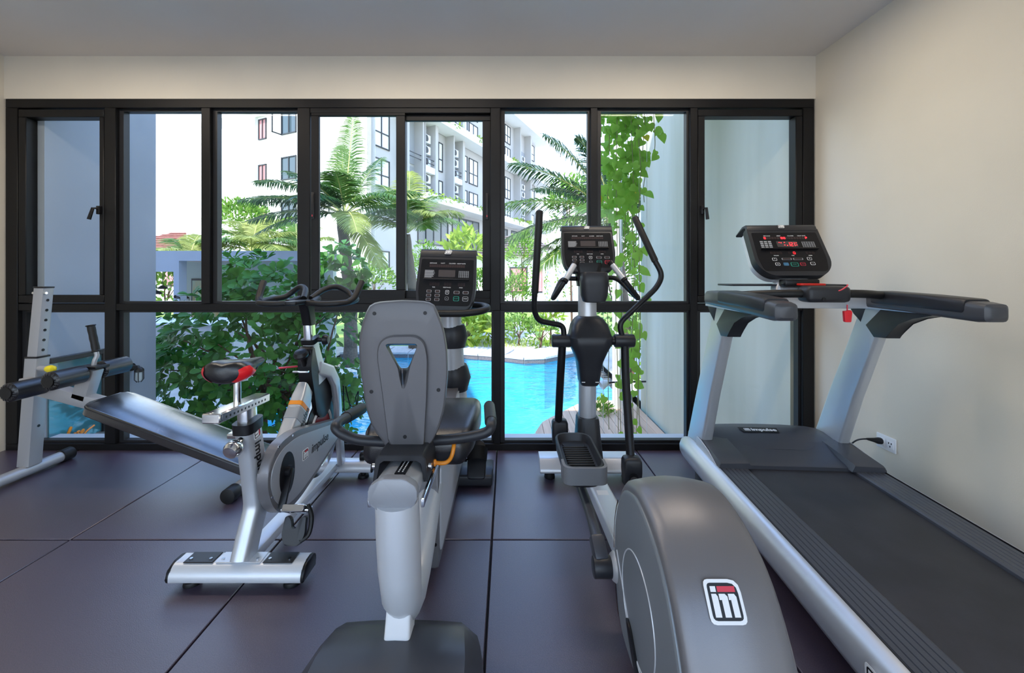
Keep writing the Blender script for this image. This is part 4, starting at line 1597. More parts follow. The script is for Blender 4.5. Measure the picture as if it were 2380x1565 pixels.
torus(bm, fc + V((.0185, 0, 0)), (1, 0, 0), .125, .008, 48, 6)
obj('flywheel_ring', bm, m_white, fw)
# chain guard
gx0, gx1 = SX + .052, SX + .098
gpoly = rpoly([(1.665, .40), (1.70, .285), (1.79, .205), (1.92, .20), (2.10, .24), (2.40, .32), (2.44, .37), (2.40, .415), (2.15, .475), (1.90, .535), (1.76, .53), (1.685, .48)], .06, 4)
bm = NB()
prism(bm, gpoly, 'x', gx0, gx1, .012, 3)
gd = obj('chain_guard', bm, m_shell, SB)
g2 = [V(p) for p in gpoly]
cg2 = V((1.98, .36))
bm = NB()
prism(bm, [tuple(cg2 + V(((p - cg2).x * .94, (p - cg2).y * .82))) for p in g2], 'x', gx1 - .001, gx1 + .003, .001, 1)
gp = obj('guard_panel', bm, mat('silver_guard_panel', (.42, .43, .46), .4, .35), gd)
Mg = Mx((gx1 + .0032, 2.08, .385), (0, 1, -.02), (0, .02, 1))
text('lettering', 'impulse', .062, m_black, gp, Mg @ Matrix.Translation((.05, 0, 0)), .15, .001)
badge(gp, Mg @ Matrix.Translation((-.105, .004, 0)) @ Matrix.Diagonal((1.2, 1, 1, 1)), .05)
bb = V((gx1 + .004, 1.812, .385))
bm = NB()
prism(bm, [(bb.y + .062 * math.cos(a) , bb.z - .01 + .095 * math.sin(a)) for a in [2 * PI * k / 24 for k in range(24)]], 'x', gx1, gx1 + .0045)
obj('crank_opening', bm, m_black, gd)
bm = NB()
cyl(bm, (gx1 + .002, 2.38, .37), (gx1 + .008, 2.38, .37), .028, n=20)
obj('axle_opening', bm, m_black, gd)
for y, z in ((1.70, .33), (1.86, .525), (1.75, .52)):
    bm = NB()
    cyl(bm, (gx1 - .002, y, z), (gx1 + .002, y, z), .005, n=10)
    obj('screw', bm, m_chrome, gd)
# right crank, pedal with toe cage
pe = V((SX + .118, 1.735, .262))
bm = NB()
beam(bm, (gx1 + .012, bb.y + .01, bb.z + .01), (pe.x - .0, pe.y, pe.z), .016, .030, up=(1, 0, 0), bev=.004)
cyl(bm, (gx1 + .002, bb.y, bb.z), (gx1 + .022, bb.y, bb.z), .026, n=18)
ck = obj('crank', bm, m_black, SB)
pcx = V((pe.x + .065, pe.y + .005, pe.z - .005))
bm = NB()
Mp = Matrix.Translation(pcx) @ Matrix.Rotation(R(-35), 4, 'X')
cyl(bm, Mp @ V((-.065, 0, 0)), Mp @ V((.05, 0, 0)), .011, n=12)
for x in (-.045, .04):
    box(bm, x - .003, x + .003, -.045, .045, -.012, .014, .002, 1, M=Mp)
for y in (-.045, .04):
    box(bm, -.045, .045, y - .003, y + .003, -.012, .016, .002, 1, M=Mp)
box(bm, -.03, .03, -.03, .03, -.008, .004, .003, 1, M=Mp)
pdl = obj('pedal', bm, m_chrome, ck)
Mq = Matrix.Translation(pcx + V((.0, -.02, -.07))) @ Matrix.Rotation(R(70), 4, 'X')
bm = NB()
prism(bm, rpoly([(-.045, .05), (-.048, -.02), (-.03, -.06), (.03, -.06), (.048, -.02), (.045, .05), (.02, .045), (.012, .0), (-.012, .0), (-.02, .045)], .012, 3), 'z', -.012, .012, .004, 2, M=Mq)
obj('toe_cage', bm, m_dark, pdl)
bm = NB()
tube(bm, crom([pcx + V((.045, .0, .02)), pcx + V((.06, .0, -.03)), pcx + V((.058, -.02, -.09)), pcx + V((.03, -.04, -.11))], 5), .010, 8)
obj('toe_strap', bm, m_rubber, pdl)
bm = NB()
beam(bm, (SX - .07, bb.y, bb.z), (SX - .09, bb.y + .07, bb.z + .14), .016, .030, up=(1, 0, 0), bev=.004)
ck2 = obj('crank', bm, m_black, SB)
bm = NB()
box(bm, SX - .19, SX - .10, bb.y + .03, bb.y + .12, bb.z + .13, bb.z + .155, .006)
obj('pedal', bm, m_chrome, ck2)
# wire bottle cage on the fork
bm = NB()
b0 = V((SX + .085, 2.47, .50))
tube(bm, [b0 + V((0, 0, .09)), b0 + V((.0, .01, -.07)), b0 + V((.03, .02, -.08)), b0 + V((.075, .03, -.03)), b0 + V((.08, .03, .05)), b0 + V((.055, .05, .0)), b0 + V((.06, .06, -.055)), b0 + V((.02, .05, -.05)), b0 + V((.004, .02, .08))], .0035, 6, bend=.012)
obj('bottle_cage', bm, m_black, SB)

# ---------------------------------------------------------------- sit-up bench
SU = thing('sit_up_bench', 'decline sit-up bench with black pad and foam leg rollers at the left', 'bench', (-2.2, 2.5, 0))
BY = 2.5
for x, ya, yb in ((-2.99, 2.20, 2.80), (-1.535, 2.235, 2.77)):
    bm = NB()
    cyl(bm, (x, ya + .03, .042), (x, yb - .03, .042), .034, n=22)
    ft = obj('floor_tube', bm, m_bench, SU)
    for a, b in ((ya, ya + .07), (yb - .07, yb)):
        bm = NB()
        cyl(bm, (x, a, .042), (x, b, .042), .0415, n=24, bev=.004)
        obj('ribbed_end_cap', bm, m_rubber, ft)
# post: sleeve and perforated inner post, leaning a little towards the pad
p0, p1, p2 = V((-2.995, BY + .06, .07)), V((-2.945, BY + .06, .745)), V((-2.905, BY + .06, 1.175))
bm = NB()
loft(bm, [rring(p, (1, 0, 0), (0, 1, 0), .078, .078, .008, 2) for p in (p0, p1)])
ps = obj('post_sleeve', bm, m_bench, SU)
bm = NB()
loft(bm, [rring(p1 + V((0, 0, -.004)), (1, 0, 0), (0, 1, 0), .081, .081, .008, 2), rring(p1 + V((0, 0, .006)), (1, 0, 0), (0, 1, 0), .081, .081, .008, 2)])
obj('sleeve_lip', bm, m_black, ps)
bm = NB()
loft(bm, [rring(p, (1, 0, 0), (0, 1, 0), .062, .062, .006, 2) for p in (p1 - V((.02, 0, .2)), p2)])
ip = obj('inner_post', bm, m_bench, SU)
bm = NB()
box(bm, p2.x - .034, p2.x + .034, p2.y - .034, p2.y + .034, p2.z, p2.z + .01, .003, 1)
obj('post_cap', bm, m_black, ip)
for k in range(6):
    q = p1.lerp(p2, .10 + k * .145)
    bm = NB()
    cyl(bm, q + V((.0305, 0, 0)), q + V((.0325, 0, .0)), .0085, n=12)
    obj('adjustment_hole', bm, m_black, ip)
for q in (p0.lerp(p1, .36), p0.lerp(p1, .70)):
    bm = NB()
    cyl(bm, q + V((.038, 0, 0)), q + V((.0405, 0, 0)), .0085, n=12)
    obj('adjustment_hole', bm, m_black, ps)
for s in (-1, 1):
    bm = NB()
    q = p1.lerp(p2, .93)
    cyl(bm, q + V((s * .031, -.02, 0)), q + V((s * .042, -.02, 0)), .008, n=10)
    obj('bolt', bm, m_chrome, ip)
bm = NB()
q = p0.lerp(p1, .90)
cyl(bm, q + V((.03, -.02, 0)), q + V((.085, -.02, -.003)), .016, n=14)
kn = obj('pin_barrel', bm, m_bench, SU)
bm = NB()
lathe(bm, [(.006, 0), (.018, .006), (.024, .025), (.020, .045), (.001, .056)], q + V((.082, -.02, -.003)), (1, 0, -.06), 18)
obj('yellow_pull_knob', bm, m_yellow, kn)
# main frame bar, roller arm
bm = NB()
beam(bm, (-2.96, BY, .595), (-2.42, BY, .45), .07, .075, bev=.005)
beam(bm, (-2.45, BY, .455), (-1.56, BY, .10), .06, .06, bev=.005)
beam(bm, (-1.57, BY, .11), (-1.535, BY, .045), .06, .06, up=(1, 0, 0), bev=.005)
obj('main_bar', bm, m_bench, SU)
bm = NB()
beam(bm, (-2.60, BY, .50), (-2.54, BY, .69), .07, .085, up=(1, 0, 0), bev=.005)
ra = obj('roller_arm', bm, m_bench, SU)
bm = NB()
box(bm, -2.60, -2.475, BY - .045, BY + .045, .688, .705, .003, 1)
obj('arm_plate', bm, m_black, ra)
for x, z in ((-2.548, .664), (-2.78, .600)):
    for ya, yb in ((2.265, 2.455), (2.545, 2.735)):
        bm = NB()
        tube(bm, [(x, ya + .004, z), (x, ya, z), (x, ya + .004, z), (x, ya + .014, z), (x, yb - .014, z), (x, yb - .004, z), (x, yb, z), (x, yb - .004, z)], [.028, .034, .044, .053, .053, .044, .034, .028], 24)
        ro = obj('foam_roller', bm, m_padv, SU)
        bm = NB()
        cyl(bm, (x, ya - .004, z), (x, ya + .006, z), .032, n=20)
        obj('roller_cap', bm, m_rubber, ro)
        for k in range(18):
            a = 2 * PI * k / 18
            bm = NB()
            beam(bm, (x + .034 * math.cos(a), ya + .0015, z + .034 * math.sin(a)), (x + .050 * math.cos(a), ya + .010, z + .050 * math.sin(a)), .006, .006, up=(0, 1, 0), bev=.002)
            obj('gathered_pleat', bm, m_padv, ro)
    bm = NB()
    cyl(bm, (x, 2.27, z), (x, 2.73, z), .013, n=12)
    obj('roller_axle', bm, m_silver, SU)
bm = NB()
beam(bm, (-2.80, BY, .57), (-2.76, BY, .62), .05, .05, up=(1, 0, 0), bev=.004)
obj('roller_bracket', bm, m_bench, SU)
h0 = V((-2.532, BY, .70))
bm = NB()
tube(bm, [h0, h0 + V((.005, 0, .035)), h0 + V((.012, .01, .06)), h0 + V((.002, .01, .10))], .012, 12, bend=.02)
hd = obj('side_handle', bm, m_bench, SU)
bm = NB()
g = h0 + V((.006, .01, .085))
dg_ = V((-.035, 0, .165))
tube(bm, [g, g + dg_ * .02, g + dg_ * .03, g + dg_ * .06, g + dg_ * .2, g + dg_ * .35, g + dg_ * .5, g + dg_ * .65, g + dg_ * .8, g + dg_ * .95, g + dg_ * .97, g + dg_], [.02, .025, .025, .019, .020, .0185, .020, .0185, .020, .019, .025, .023], 16)
obj('hand_grip', bm, m_rubber, hd)
# pad
a, b = V((-2.47, BY, .485)), V((-1.50, BY, .118))
dv = (b - a).normalized()
up = V((0, 1, 0)).cross(dv)
if up.z < 0:
    up = -up
Mpad = Mx(a, dv, (0, 1, 0))
L = (b - a).length
sgn = 1 if (Mpad.to_3x3() @ V((0, 0, 1))).z > 0 else -1
bm = NB()
plan = rpoly([(0, -.115), (.03, -.145), (L - .02, -.145), (L, -.12), (L, .12), (L - .02, .145), (.03, .145), (0, .115)], .02, 3)
prism(bm, plan, 'z', -.03, .028, .012, 3, M=Mpad)
pad = obj('bench_pad', bm, m_pad, SU)
bm = NB()
pts = [Mpad @ V((p[0] * .997 + .001, p[1] * .994, .014 * sgn)) for p in plan]
ctr = Mpad @ V((L / 2, 0, .014 * sgn))
tube(bm, [ctr + (p - ctr) * 1.004 for p in pts + pts[:1]], .0035, 6, cap=False)
obj('pad_piping', bm, m_padv, pad)
# ================================================================ outside
GZ = -.90
m_lawn = mat('lawn', (.16, .30, .04), .9, var=.4, scale=6, col2=(.34, .46, .09), bump=.5, bscale=40)
m_pave = mat('pale_paving', (.58, .54, .48), .8, var=.12, scale=3)
m_stone = mat('grey_coping_stone', (.52, .51, .52), .75, var=.12, scale=14)
m_tile = mat('pool_tile_aqua', (.02, .46, .70), .45, var=.22, scale=1.6, col2=(.10, .66, .82))
m_wood = mat('deck_timber', (.62, .42, .30), .65, var=.18, scale=9, stretch=(1, .1, 1))
m_ext = mat('grey_render', (.32, .34, .375), .85, var=.05, scale=1.5)
m_ext2 = mat('pale_green_grey_render', (.47, .445, .335), .85, var=.12, scale=1.3, col2=(.61, .585, .48), stretch=(1, 1.6, .18))
m_white_w = mat('white_render', (.80, .79, .76), .8, var=.03, scale=.6)
m_grey_w = mat('warm_grey_render', (.45, .435, .425), .8, var=.05, scale=.6)
m_bwin = mat('dark_window_frame', (.03, .032, .036), .5)
m_curt = mat('white_curtain', (.72, .75, .78), .7, var=.12, scale=6, stretch=(1, 1, .05))
m_dglass = mat('dark_glazing', (.05, .075, .09), .08, spec=.8)
m_ac = mat('air_conditioner_white', (.66, .67, .68), .5)
m_bark = mat('brown_bark', (.13, .075, .045), .85, var=.3, scale=30)
m_palmbark = mat('grey_palm_bark', (.10, .075, .055), .9, var=.3, scale=25)
m_bushleaf = leafmat('glossy_green_leaf', (.035, .15, .022), (.09, .28, .04), .32, .45)
m_frond = leafmat('palm_leaflet', (.055, .15, .025), (.16, .27, .05), .35, .45)
m_frond_y = leafmat('yellow_green_palm_leaflet', (.17, .23, .035), (.40, .44, .11), .4, .45)
m_frond_d = leafmat('shaded_palm_leaflet', (.025, .075, .03), (.07, .16, .045), .3, .4)  # dark copy of the leaflet green: shade on the fronds put into the colour
m_rachis = mat('palm_rib', (.50, .50, .16), .5)
m_vine = leafmat('vine_leaf', (.20, .44, .04), (.46, .66, .12), .5, .4)
m_vine_y = leafmat('yellow_vine_leaf', (.75, .62, .04), (.85, .72, .10), .45, .4)
m_shrub = leafmat('light_shrub_leaf', (.09, .23, .025), (.26, .40, .07), .35, .45)
m_shrub_y = leafmat('lime_shrub_leaf', (.22, .36, .03), (.46, .56, .08), .4, .45)
m_stem = mat('vine_stem', (.22, .20, .08), .8)

# ground with the pool cut out as separate slabs around it
PX0, PX1, PY0, PY1 = -4.6, 2.3, 4.45, 11.6


def slab(name, x0, x1, y0, y1, z0, z1, m, parent=None, kind=None):
    bm = NB()
    box(bm, x0, x1, y0, y1, z0, z1)
    return obj(name, bm, m, parent, smooth=0, kind=kind)


bm = NB()
for q in ((-90, 90, -60, PY0), (-90, PX0, PY0, PY1), (PX1, 90, PY0, PY1), (-90, 90, PY1, 130)):
    box(bm, *q, GZ - .35, GZ)
gnd = obj('ground', bm, mat('sandy_ground', (.46, .43, .38), .9, var=.15, scale=2), smooth=0, kind='structure')
slab('lawn', -30, 30, 12.4, 24, GZ - .01, GZ + .01, m_lawn, kind='structure')
pool = thing('swimming_pool', 'turquoise swimming pool behind the window wall', 'swimming pool', (-.5, 8, GZ - 1.3))
bm = NB()
box(bm, PX0, PX1, PY0, PY1, GZ - 1.4, GZ - 1.3)
for q in ((PX0 - .1, PX0, PY0, PY1), (PX1, PX1 + .1, PY0, PY1), (PX0, PX1, PY0 - .1, PY0), (PX0, PX1, PY1, PY1 + .1)):
    box(bm, *q, GZ - 1.4, GZ - .02)
obj('basin', bm, m_tile, pool, smooth=0)
bm = NB()
vs = [bm.verts.new(p) for p in ((PX0, PY0, GZ - .09), (PX1, PY0, GZ - .09), (PX1, PY1, GZ - .09), (PX0, PY1, GZ - .09))]
bm.faces.new(vs)
obj('water', bm, glassmat('pool_water', (.80, .97, .99), 1.45, .8), pool, smooth=0)
m_mosaic = mat('dark_mosaic', (.09, .08, .085), .4, var=.6, scale=60, col2=(.22, .20, .21))
# shaped far bank and its coping stones
far = [(PX0, 11.25), (-1.45, 11.2), (-.1, 10.75), (.42, 10.45), (.95, 10.55), (1.9, 11.45), (PX1, 11.5)]
bm = NB()
prism(bm, far + [(PX1, 12.4), (PX0, 12.4)], 'z', GZ - .10, GZ + .02)
bank = obj('far_bank', bm, m_stone, smooth=0, kind='structure')
bank['label'] = 'stone bank along the far side of the pool'
bm = NB()
prism(bm, far + [(PX1, 11.59), (PX0, 11.59)], 'z', GZ - 1.3, GZ - .10)
obj('far_side', bm, m_tile, pool, smooth=0)
for sg_, ((xa, ya), (xb, yb)) in enumerate(zip(far, far[1:])):
    n = max(1, round(math.hypot(xb - xa, yb - ya) / .62))
    for k in range(n):
        p, q = V((xa, ya)).lerp(V((xb, yb)), k / n), V((xa, ya)).lerp(V((xb, yb)), (k + 1) / n - .012)
        d = (q - p).normalized()
        nn = V((-d.y, d.x)) * .95
        bm = NB()
        prism(bm, [tuple(p - nn * .05), tuple(q - nn * .05), tuple(q + nn), tuple(p + nn)], 'z', GZ + .0, GZ + .055 + .004 * (sg_ % 3) + .0015 * (k % 2), .006, 1)
        obj('coping_stone', bm, m_stone, bank)
        bm = NB()
        prism(bm, [tuple(p - nn * .03), tuple(q - nn * .03), tuple(q + nn * .05), tuple(p + nn * .05)], 'z', GZ - .10, GZ - .002)
        obj('mosaic_band', bm, m_mosaic, bank, smooth=0)
slab('garden_path', -.9, 1.0, 11.6, 19, GZ - .05, GZ + .03, m_pave, kind='structure')
# timber deck
deck = thing('timber_deck', 'pale timber deck at the near right corner of the pool', 'deck', (1.8, 5.5, GZ))


def deck_edge(x):
    return 5.15 + (x - .26) * 3.1 if x < .5 else min(6.9, 5.894 + (x - .5) * 1.25)


for i in range(16):
    xa = .26 + i * .115
    xb = xa + .109
    bm = NB()
    prism(bm, [(xa, 4.2), (xb, 4.2), (xb, deck_edge(xb)), (xa, deck_edge(xa))], 'z', GZ, GZ + .05, .003, 1)
    obj('plank', bm, m_wood, deck)
for x in (.4, 1.4):
    slab('joist', x, x + .08, 4.2, 5.3 if x < .5 else 6.2, GZ - .08, GZ + .0, m_bark, deck)
# gym's own outer walls flanking the glazing, with an unseen block for shade
bm = NB()
box(bm, -6.5, -3.40, YW + .06, 3.95, GZ, 3.3)
box(bm, -14, -6.5, YB, 3.95, GZ, 8.5)  # tall unseen block added to cast shade on the pavilion
fin = obj('wall_outer_left_and_shade_block', bm, m_ext, smooth=0, kind='structure')
bm = NB()
box(bm, 2.15, 2.45, YW + .17, 6.6, GZ, 6.0)
obj('wall_outer_right', bm, m_ext2, smooth=0, kind='structure')
bm = NB()
box(bm, 1.68, 1.80, 6.45, 6.57, GZ, 3.4)
obj('wall_outer_pier', bm, m_white_w, smooth=0, kind='structure')
bm = NB()
box(bm, .95, 2.15, 4.05, 4.85, 3.28, 3.6)
obj('ceiling_canopy', bm, m_white_w, smooth=0, kind='structure')
# low glazed opening in the left fin with the orange script
win2 = bpy.data.objects.new('window_2', None)
COL.objects.link(win2)
win2['kind'] = 'structure'
ORG[win2.name] = V((0, 0, 0))
fx = -3.40
bm = NB()
box(bm, fx, fx + .012, YW + .08, 3.42, -.04, .62)
obj('pane', bm, mat('teal_reflecting_glass', (.03, .14, .18), .03, spec=1.0, coat=1.0), win2, smooth=0)
bm = NB()
box(bm, fx, fx + .03, 3.41, 3.50, -.05, .64, .004, 1)
box(bm, fx, fx + .03, YW + .08, 3.41, .60, .64, .004, 1)
obj('frame', bm, m_frame_in, win2)
bm = NB()
Ml = Mx((fx + .014, 3.12, -.025), (0, 1, 0), (0, 0, 1))
S = .046


def wr(*pts):
    tube(bm, crom([Ml @ V((x * S + y * S * .35, y * S * 1.15, 0)) for x, y in pts], 5), .0075, 6)


wr((0, 0), (.25, 1.0), (.45, 1.7), (.35, 1.9), (.15, 1.0), (.25, .1), (.5, 0), (.75, .4))
wr((.75, .9), (.75, .2), (1.0, .0), (1.3, .5), (1.4, .95), (1.35, .2), (1.5, .05), (1.75, .35))
wr((2.1, .95), (1.8, .85), (2.1, .5), (2.05, .1), (1.75, .05), (2.2, .1), (2.5, .5))
wr((2.5, .45), (2.85, .65), (2.75, .95), (2.45, .6), (2.6, .1), (3.0, .1), (3.6, .6), (4.6, 1.0))
obj('orange_script', bm, m_orange, win2)


def bulkhead(loc, nx, name, label, s=1.0):
    t = thing(name, label, 'wall lamp', loc)
    l = V(loc)
    bm = NB()
    cyl(bm, l, l + V((nx * .02, 0, 0)), .035 * s, n=18)
    tube(bm, [l + V((nx * .02, 0, 0)), l + V((nx * .07, 0, .0)), l + V((nx * .08, 0, -.02))], .016 * s, 10)
    obj('bracket', bm, m_black, t)
    c = l + V((nx * .08, 0, -.02))
    bm = NB()
    lathe(bm, [(.016 * s, .02 * s), (.034 * s, .0), (.036 * s, -.02 * s), (.034 * s, -.022 * s)], c, (0, 0, 1), 18)
    obj('hood', bm, m_black, t)
    bm = NB()
    lathe(bm, [(.026 * s, -.02 * s), (.028 * s, -.09 * s), (.018 * s, -.105 * s)], c, (0, 0, 1), 16)
    obj('lamp_glass', bm, mat('opal_glass', (.6, .66, .68), .2), t)
    for k in range(6):
        a = 2 * PI * k / 6
        bm = NB()
        tube(bm, [c + V((.033 * s * math.cos(a), .033 * s * math.sin(a), -.02 * s)), c + V((.034 * s * math.cos(a), .034 * s * math.sin(a), -.09 * s)), c + V((.016 * s * math.cos(a), .016 * s * math.sin(a), -.115 * s))], .003, 5)
        obj('cage_bar', bm, m_black, t)


bulkhead((fx + .002, 3.68, .43), 1, 'wall_lantern', 'black caged wall lantern on the grey outer wall')
# spot lamp on the right-hand pier
t = thing('spot_lamp', 'pale grey spot lamp on an arm behind the vines', 'spot lamp', at(1425, 892, 5.6))
a, b = at(1425, 889, 5.6), at(1404, 893, 5.6)
bm = NB()
tube(bm, [a + V((.45, 0, .01)), a, b + V((.04, 0, .01))], .012, 8)
obj('arm', bm, m_black, t)
bm = NB()
lathe(bm, [(.03, 0), (.05, .04), (.065, .11), (.06, .112), (.04, .06)], b + V((.05, 0, .03)), (-1, -.25, -.45), 18)
obj('lamp_head', bm, m_ac, t)

# ---------------------------------------------------------------- foliage builders


def leaf_mesh(name, m, L, W, kind='obovate', fold=.12, droop=.12):
    me = bpy.data.meshes.new(name)
    if kind == 'obovate':
        st_ = [(0, .02), (.25, .35), (.55, .85), (.78, 1.0), (.93, .6), (1.0, .0)]
    elif kind == 'heart':
        st_ = [(-.10, .55), (.10, 1.0), (.35, .98), (.62, .66), (.85, .28), (1.0, .0)]
    else:
        st_ = [(0, .05), (.2, .6), (.5, 1.0), (.8, .5), (1.0, .0)]
    vs, fs = [], []
    for t, w in st_:
        z = -droop * L * t * t
        vs += [(0 if not (kind == 'heart' and t < 0) else 0, (max(t, 0.0)) * L, z), (-w * W / 2, t * L, z + fold * w * W), (w * W / 2, t * L, z + fold * w * W)]
    for i in range(len(st_) - 1):
        a, b = i * 3, i * 3 + 3
        if st_[i + 1][1] == 0:
            fs += [(a, b, a + 1), (a, a + 2, b)]
        else:
            fs += [(a, b, b + 1, a + 1), (a, a + 2, b + 2, b)]
    me.from_pydata(vs, [], fs)
    me.shade_smooth()
    me.materials.append(m)
    return me


def leaf_mats(points):
    """points: list of (pos, dir, up, scale) -> matrices with +Y along dir"""
    out = []
    for p, d, u, s in points:
        d = d.normalized()
        x = d.cross(u)
        x = x.normalized() if x.length > 1e-4 else d.orthogonal().normalized()
        z = x.cross(d)
        m = Matrix.Identity(4)
        for i in range(3):
            m[i][0], m[i][1], m[i][2], m[i][3] = x[i] * s, d[i] * s, z[i] * s, p[i]
        out.append(m)
    return out


def merged_leaves(name, me, mats_, parent, m=None):
    import numpy as np
    base = np.array([v.co[:] for v in me.vertices])
    faces = [tuple(p.vertices) for p in me.polygons]
    n = len(base)
    org = np.array(ORG.get(parent.name, V((0, 0, 0)))[:]) if parent else np.zeros(3)
    allv, allf = [], []
    for k, mm in enumerate(mats_):
        A = np.array(mm)
        allv.append(base @ A[:3, :3].T + A[:3, 3] - org)
        allf += [tuple(i + k * n for i in f) for f in faces]
    r = bpy.data.meshes.new(name)
    r.from_pydata(np.concatenate(allv).tolist(), [], allf)
    r.shade_smooth()
    r.materials.append(m or me.materials[0])
    o = bpy.data.objects.new(name, r)
    COL.objects.link(o)
    if parent:
        o.parent = parent
        ORG[o.name] = ORG.get(parent.name, V((0, 0, 0)))
    o['kind'] = 'stuff'
    return o


def leaf_objects(name, me, mats_, parent):
    org = ORG.get(parent.name, V((0, 0, 0)))
    for mm in mats_:
        o = bpy.data.objects.new(name, me)
        COL.objects.link(o)
        o.parent = parent
        o.matrix_local = Matrix.Translation(-org) @ mm


def rnd(a, b):
    return random.uniform(a, b)


def rdir():
    while True:
        v = V((rnd(-1, 1), rnd(-1, 1), rnd(-1, 1)))
        if .1 < v.length < 1:
            return v.normalized()


# ---------------------------------------------------------------- large glossy bush just outside
BU = thing('leafy_bush', 'big glossy green bush growing right outside the window', 'bush', (-2.9, 4.9, GZ))
trunk = [V((-2.95, 4.95, GZ)), V((-2.7, 5.0, GZ)), V((-2.3, 4.9, GZ))]
ell = [(at(560, 830, 4.85), V((1.10, .55, .92))), (at(630, 690, 4.9), V((.62, .45, .50))), (at(775, 800, 5.0), V((.48, .45, 1.0))), (at(430, 880, 4.75), V((.50, .40, .52))), (at(560, 640, 4.9), V((.28, .3, .26))), (at(690, 960, 4.8), V((.8, .5, .5))), (at(795, 640, 4.9), V((.26, .3, .36)))]
tips = []
while len(tips) < 820:
    c, r = random.choices(ell, weights=[3.2, 1.2, 1.7, .9, .35, 1.2, .5])[0]
    d = rdir()
    k = rnd(.55, 1.0) ** .5
    p = c + V((d.x * r.x, d.y * r.y, d.z * r.z)) * k
    if p.z < GZ + .12 or p.y < 4.15:
        continue
    # keep out of the deepest interior
    tips.append((p, d))
leaf_b = leaf_mesh('leaf', m_bushleaf, .118, .064, 'obovate')
LP = []
for p, d in tips:
    out = (d * .7 + V((0, -.15, .55)) + rdir() * .35).normalized()
    for k in range(random.randint(5, 8)):
        a = rnd(0, 2 * PI)
        s1 = out.orthogonal().normalized()
        s2 = out.cross(s1)
        ld = (s1 * math.cos(a) + s2 * math.sin(a)) * rnd(.6, 1) + out * rnd(.15, .7)
        LP.append((p + ld.normalized() * .02, ld, out, rnd(.75, 1.25)))
LP.sort(key=lambda q: q[0].y)
mats_ = leaf_mats(LP)
front = set(random.sample(range(0, min(len(mats_), 1300)), 295))
leaf_objects('leaf', leaf_b, [m for i, m in enumerate(mats_) if i in front], BU)
merged_leaves('further_leaves', leaf_b, [m for i, m in enumerate(mats_) if i not in front], BU)
for k, (tp, n) in enumerate(zip(trunk, (9, 9, 8))):
    bm = NB()
    tube(bm, crom([tp, tp + V((rnd(-.05, .05), .05, .35)), tp + V((rnd(-.15, .15), rnd(-.1, .1), .8))], 4), [.045, .03], 8)
    br_ = obj('trunk', bm, m_bark, BU)
    for j in range(n):
        e = random.choice(tips)[0]
        s0 = tp + V((rnd(-.05, .05), rnd(-.05, .05), rnd(.3, .8)))
        bm = NB()
        mid_ = s0.lerp(e, .5) + V((rnd(-.15, .15), rnd(-.1, .1), rnd(.0, .2)))
        tube(bm, crom([s0, mid_, e], 4), [.022, .006], 6)
        obj('branch', bm, m_bark, br_)


# ---------------------------------------------------------------- palms
def frond(parent, base, az, el, L, m, leaf=.55, droop=.9, n=84, wid=.014, sag=.5):
    d = V((math.cos(az) * math.cos(el), math.sin(az) * math.cos(el), math.sin(el)))
    pts = []
    for k in range(13):
        t = k / 12
        pts.append(base + d * (L * t) + V((0, 0, -droop * L * .5 * t * t)))
    bm = NB()
    tube(bm, pts, [.022, .004], 5)
    fo = obj('frond', bm, m_rachis, parent)
    verts, faces = [], []
    side0 = V((-math.sin(az), math.cos(az), 0))
    for i in range(n):
        t = .14 + .85 * i / (n - 1)
        k = t * 12
        a = int(min(k, 11))
        p = pts[a].lerp(pts[a + 1], k - a)
        tn = (pts[a + 1] - pts[a]).normalized()
        upv_ = side0.cross(tn)
        if upv_.z < 0:
            upv_ = -upv_
        ll = leaf * (math.sin(PI * min(1, .18 + t * .80)) ** .6) * rnd(.85, 1.1)
        for s in (-1, 1):
            ld = (side0 * s * .80 + tn * rnd(.42, .62) + upv_ * .22 + rdir() * .07).normalized()
            w = tn.cross(ld).cross(ld).normalized() * wid
            c0 = len(verts)
            for j, (u, ww) in enumerate(((0, .5), (.4, 1.0), (.75, .75), (1.0, .05))):
                q = p + ld * (ll * u) + V((0, 0, -sag * ll * u * u))
                verts += [tuple(q - w * ww), tuple(q + w * ww)]
            for j in range(3):
                b = c0 + j * 2
                faces.append((b, b + 1, b + 3, b + 2))
    org = ORG[parent.name]
    me = bpy.data.meshes.new('leaflets')
    me.from_pydata([(x - org.x, y - org.y, z - org.z) for x, y, z in verts], [], faces)
    me.shade_smooth()
    me.materials.append(m)
    lo_ = bpy.data.objects.new('leaflets', me)
    COL.objects.link(lo_)
    lo_.parent = fo
    lo_['kind'] = 'stuff'
    return fo


def palm(name, label, crown, foot, specs, group='palms in the garden', r0=.16, r1=.12):
    t = thing(name, label, 'palm', foot, group=group)
    c, f = V(crown), V(foot)
    bm = NB()
    N = 14
    pts = [f.lerp(c, k / N) + V((.06 * math.sin(k * .3), 0, 0)) for k in range(N + 1)]
    rr = [(r0 + (r1 - r0) * k / N) * (1.06 if k % 2 else .96) for k in range(N + 1)]
    tube(bm, pts, rr, 12)
    obj('trunk', bm, m_palmbark, t)
    for az, el, L, m, dr, lf in specs:
        frond(t, c + V((0, 0, .05)), R(az), R(el), L, m, lf, dr)
    return t


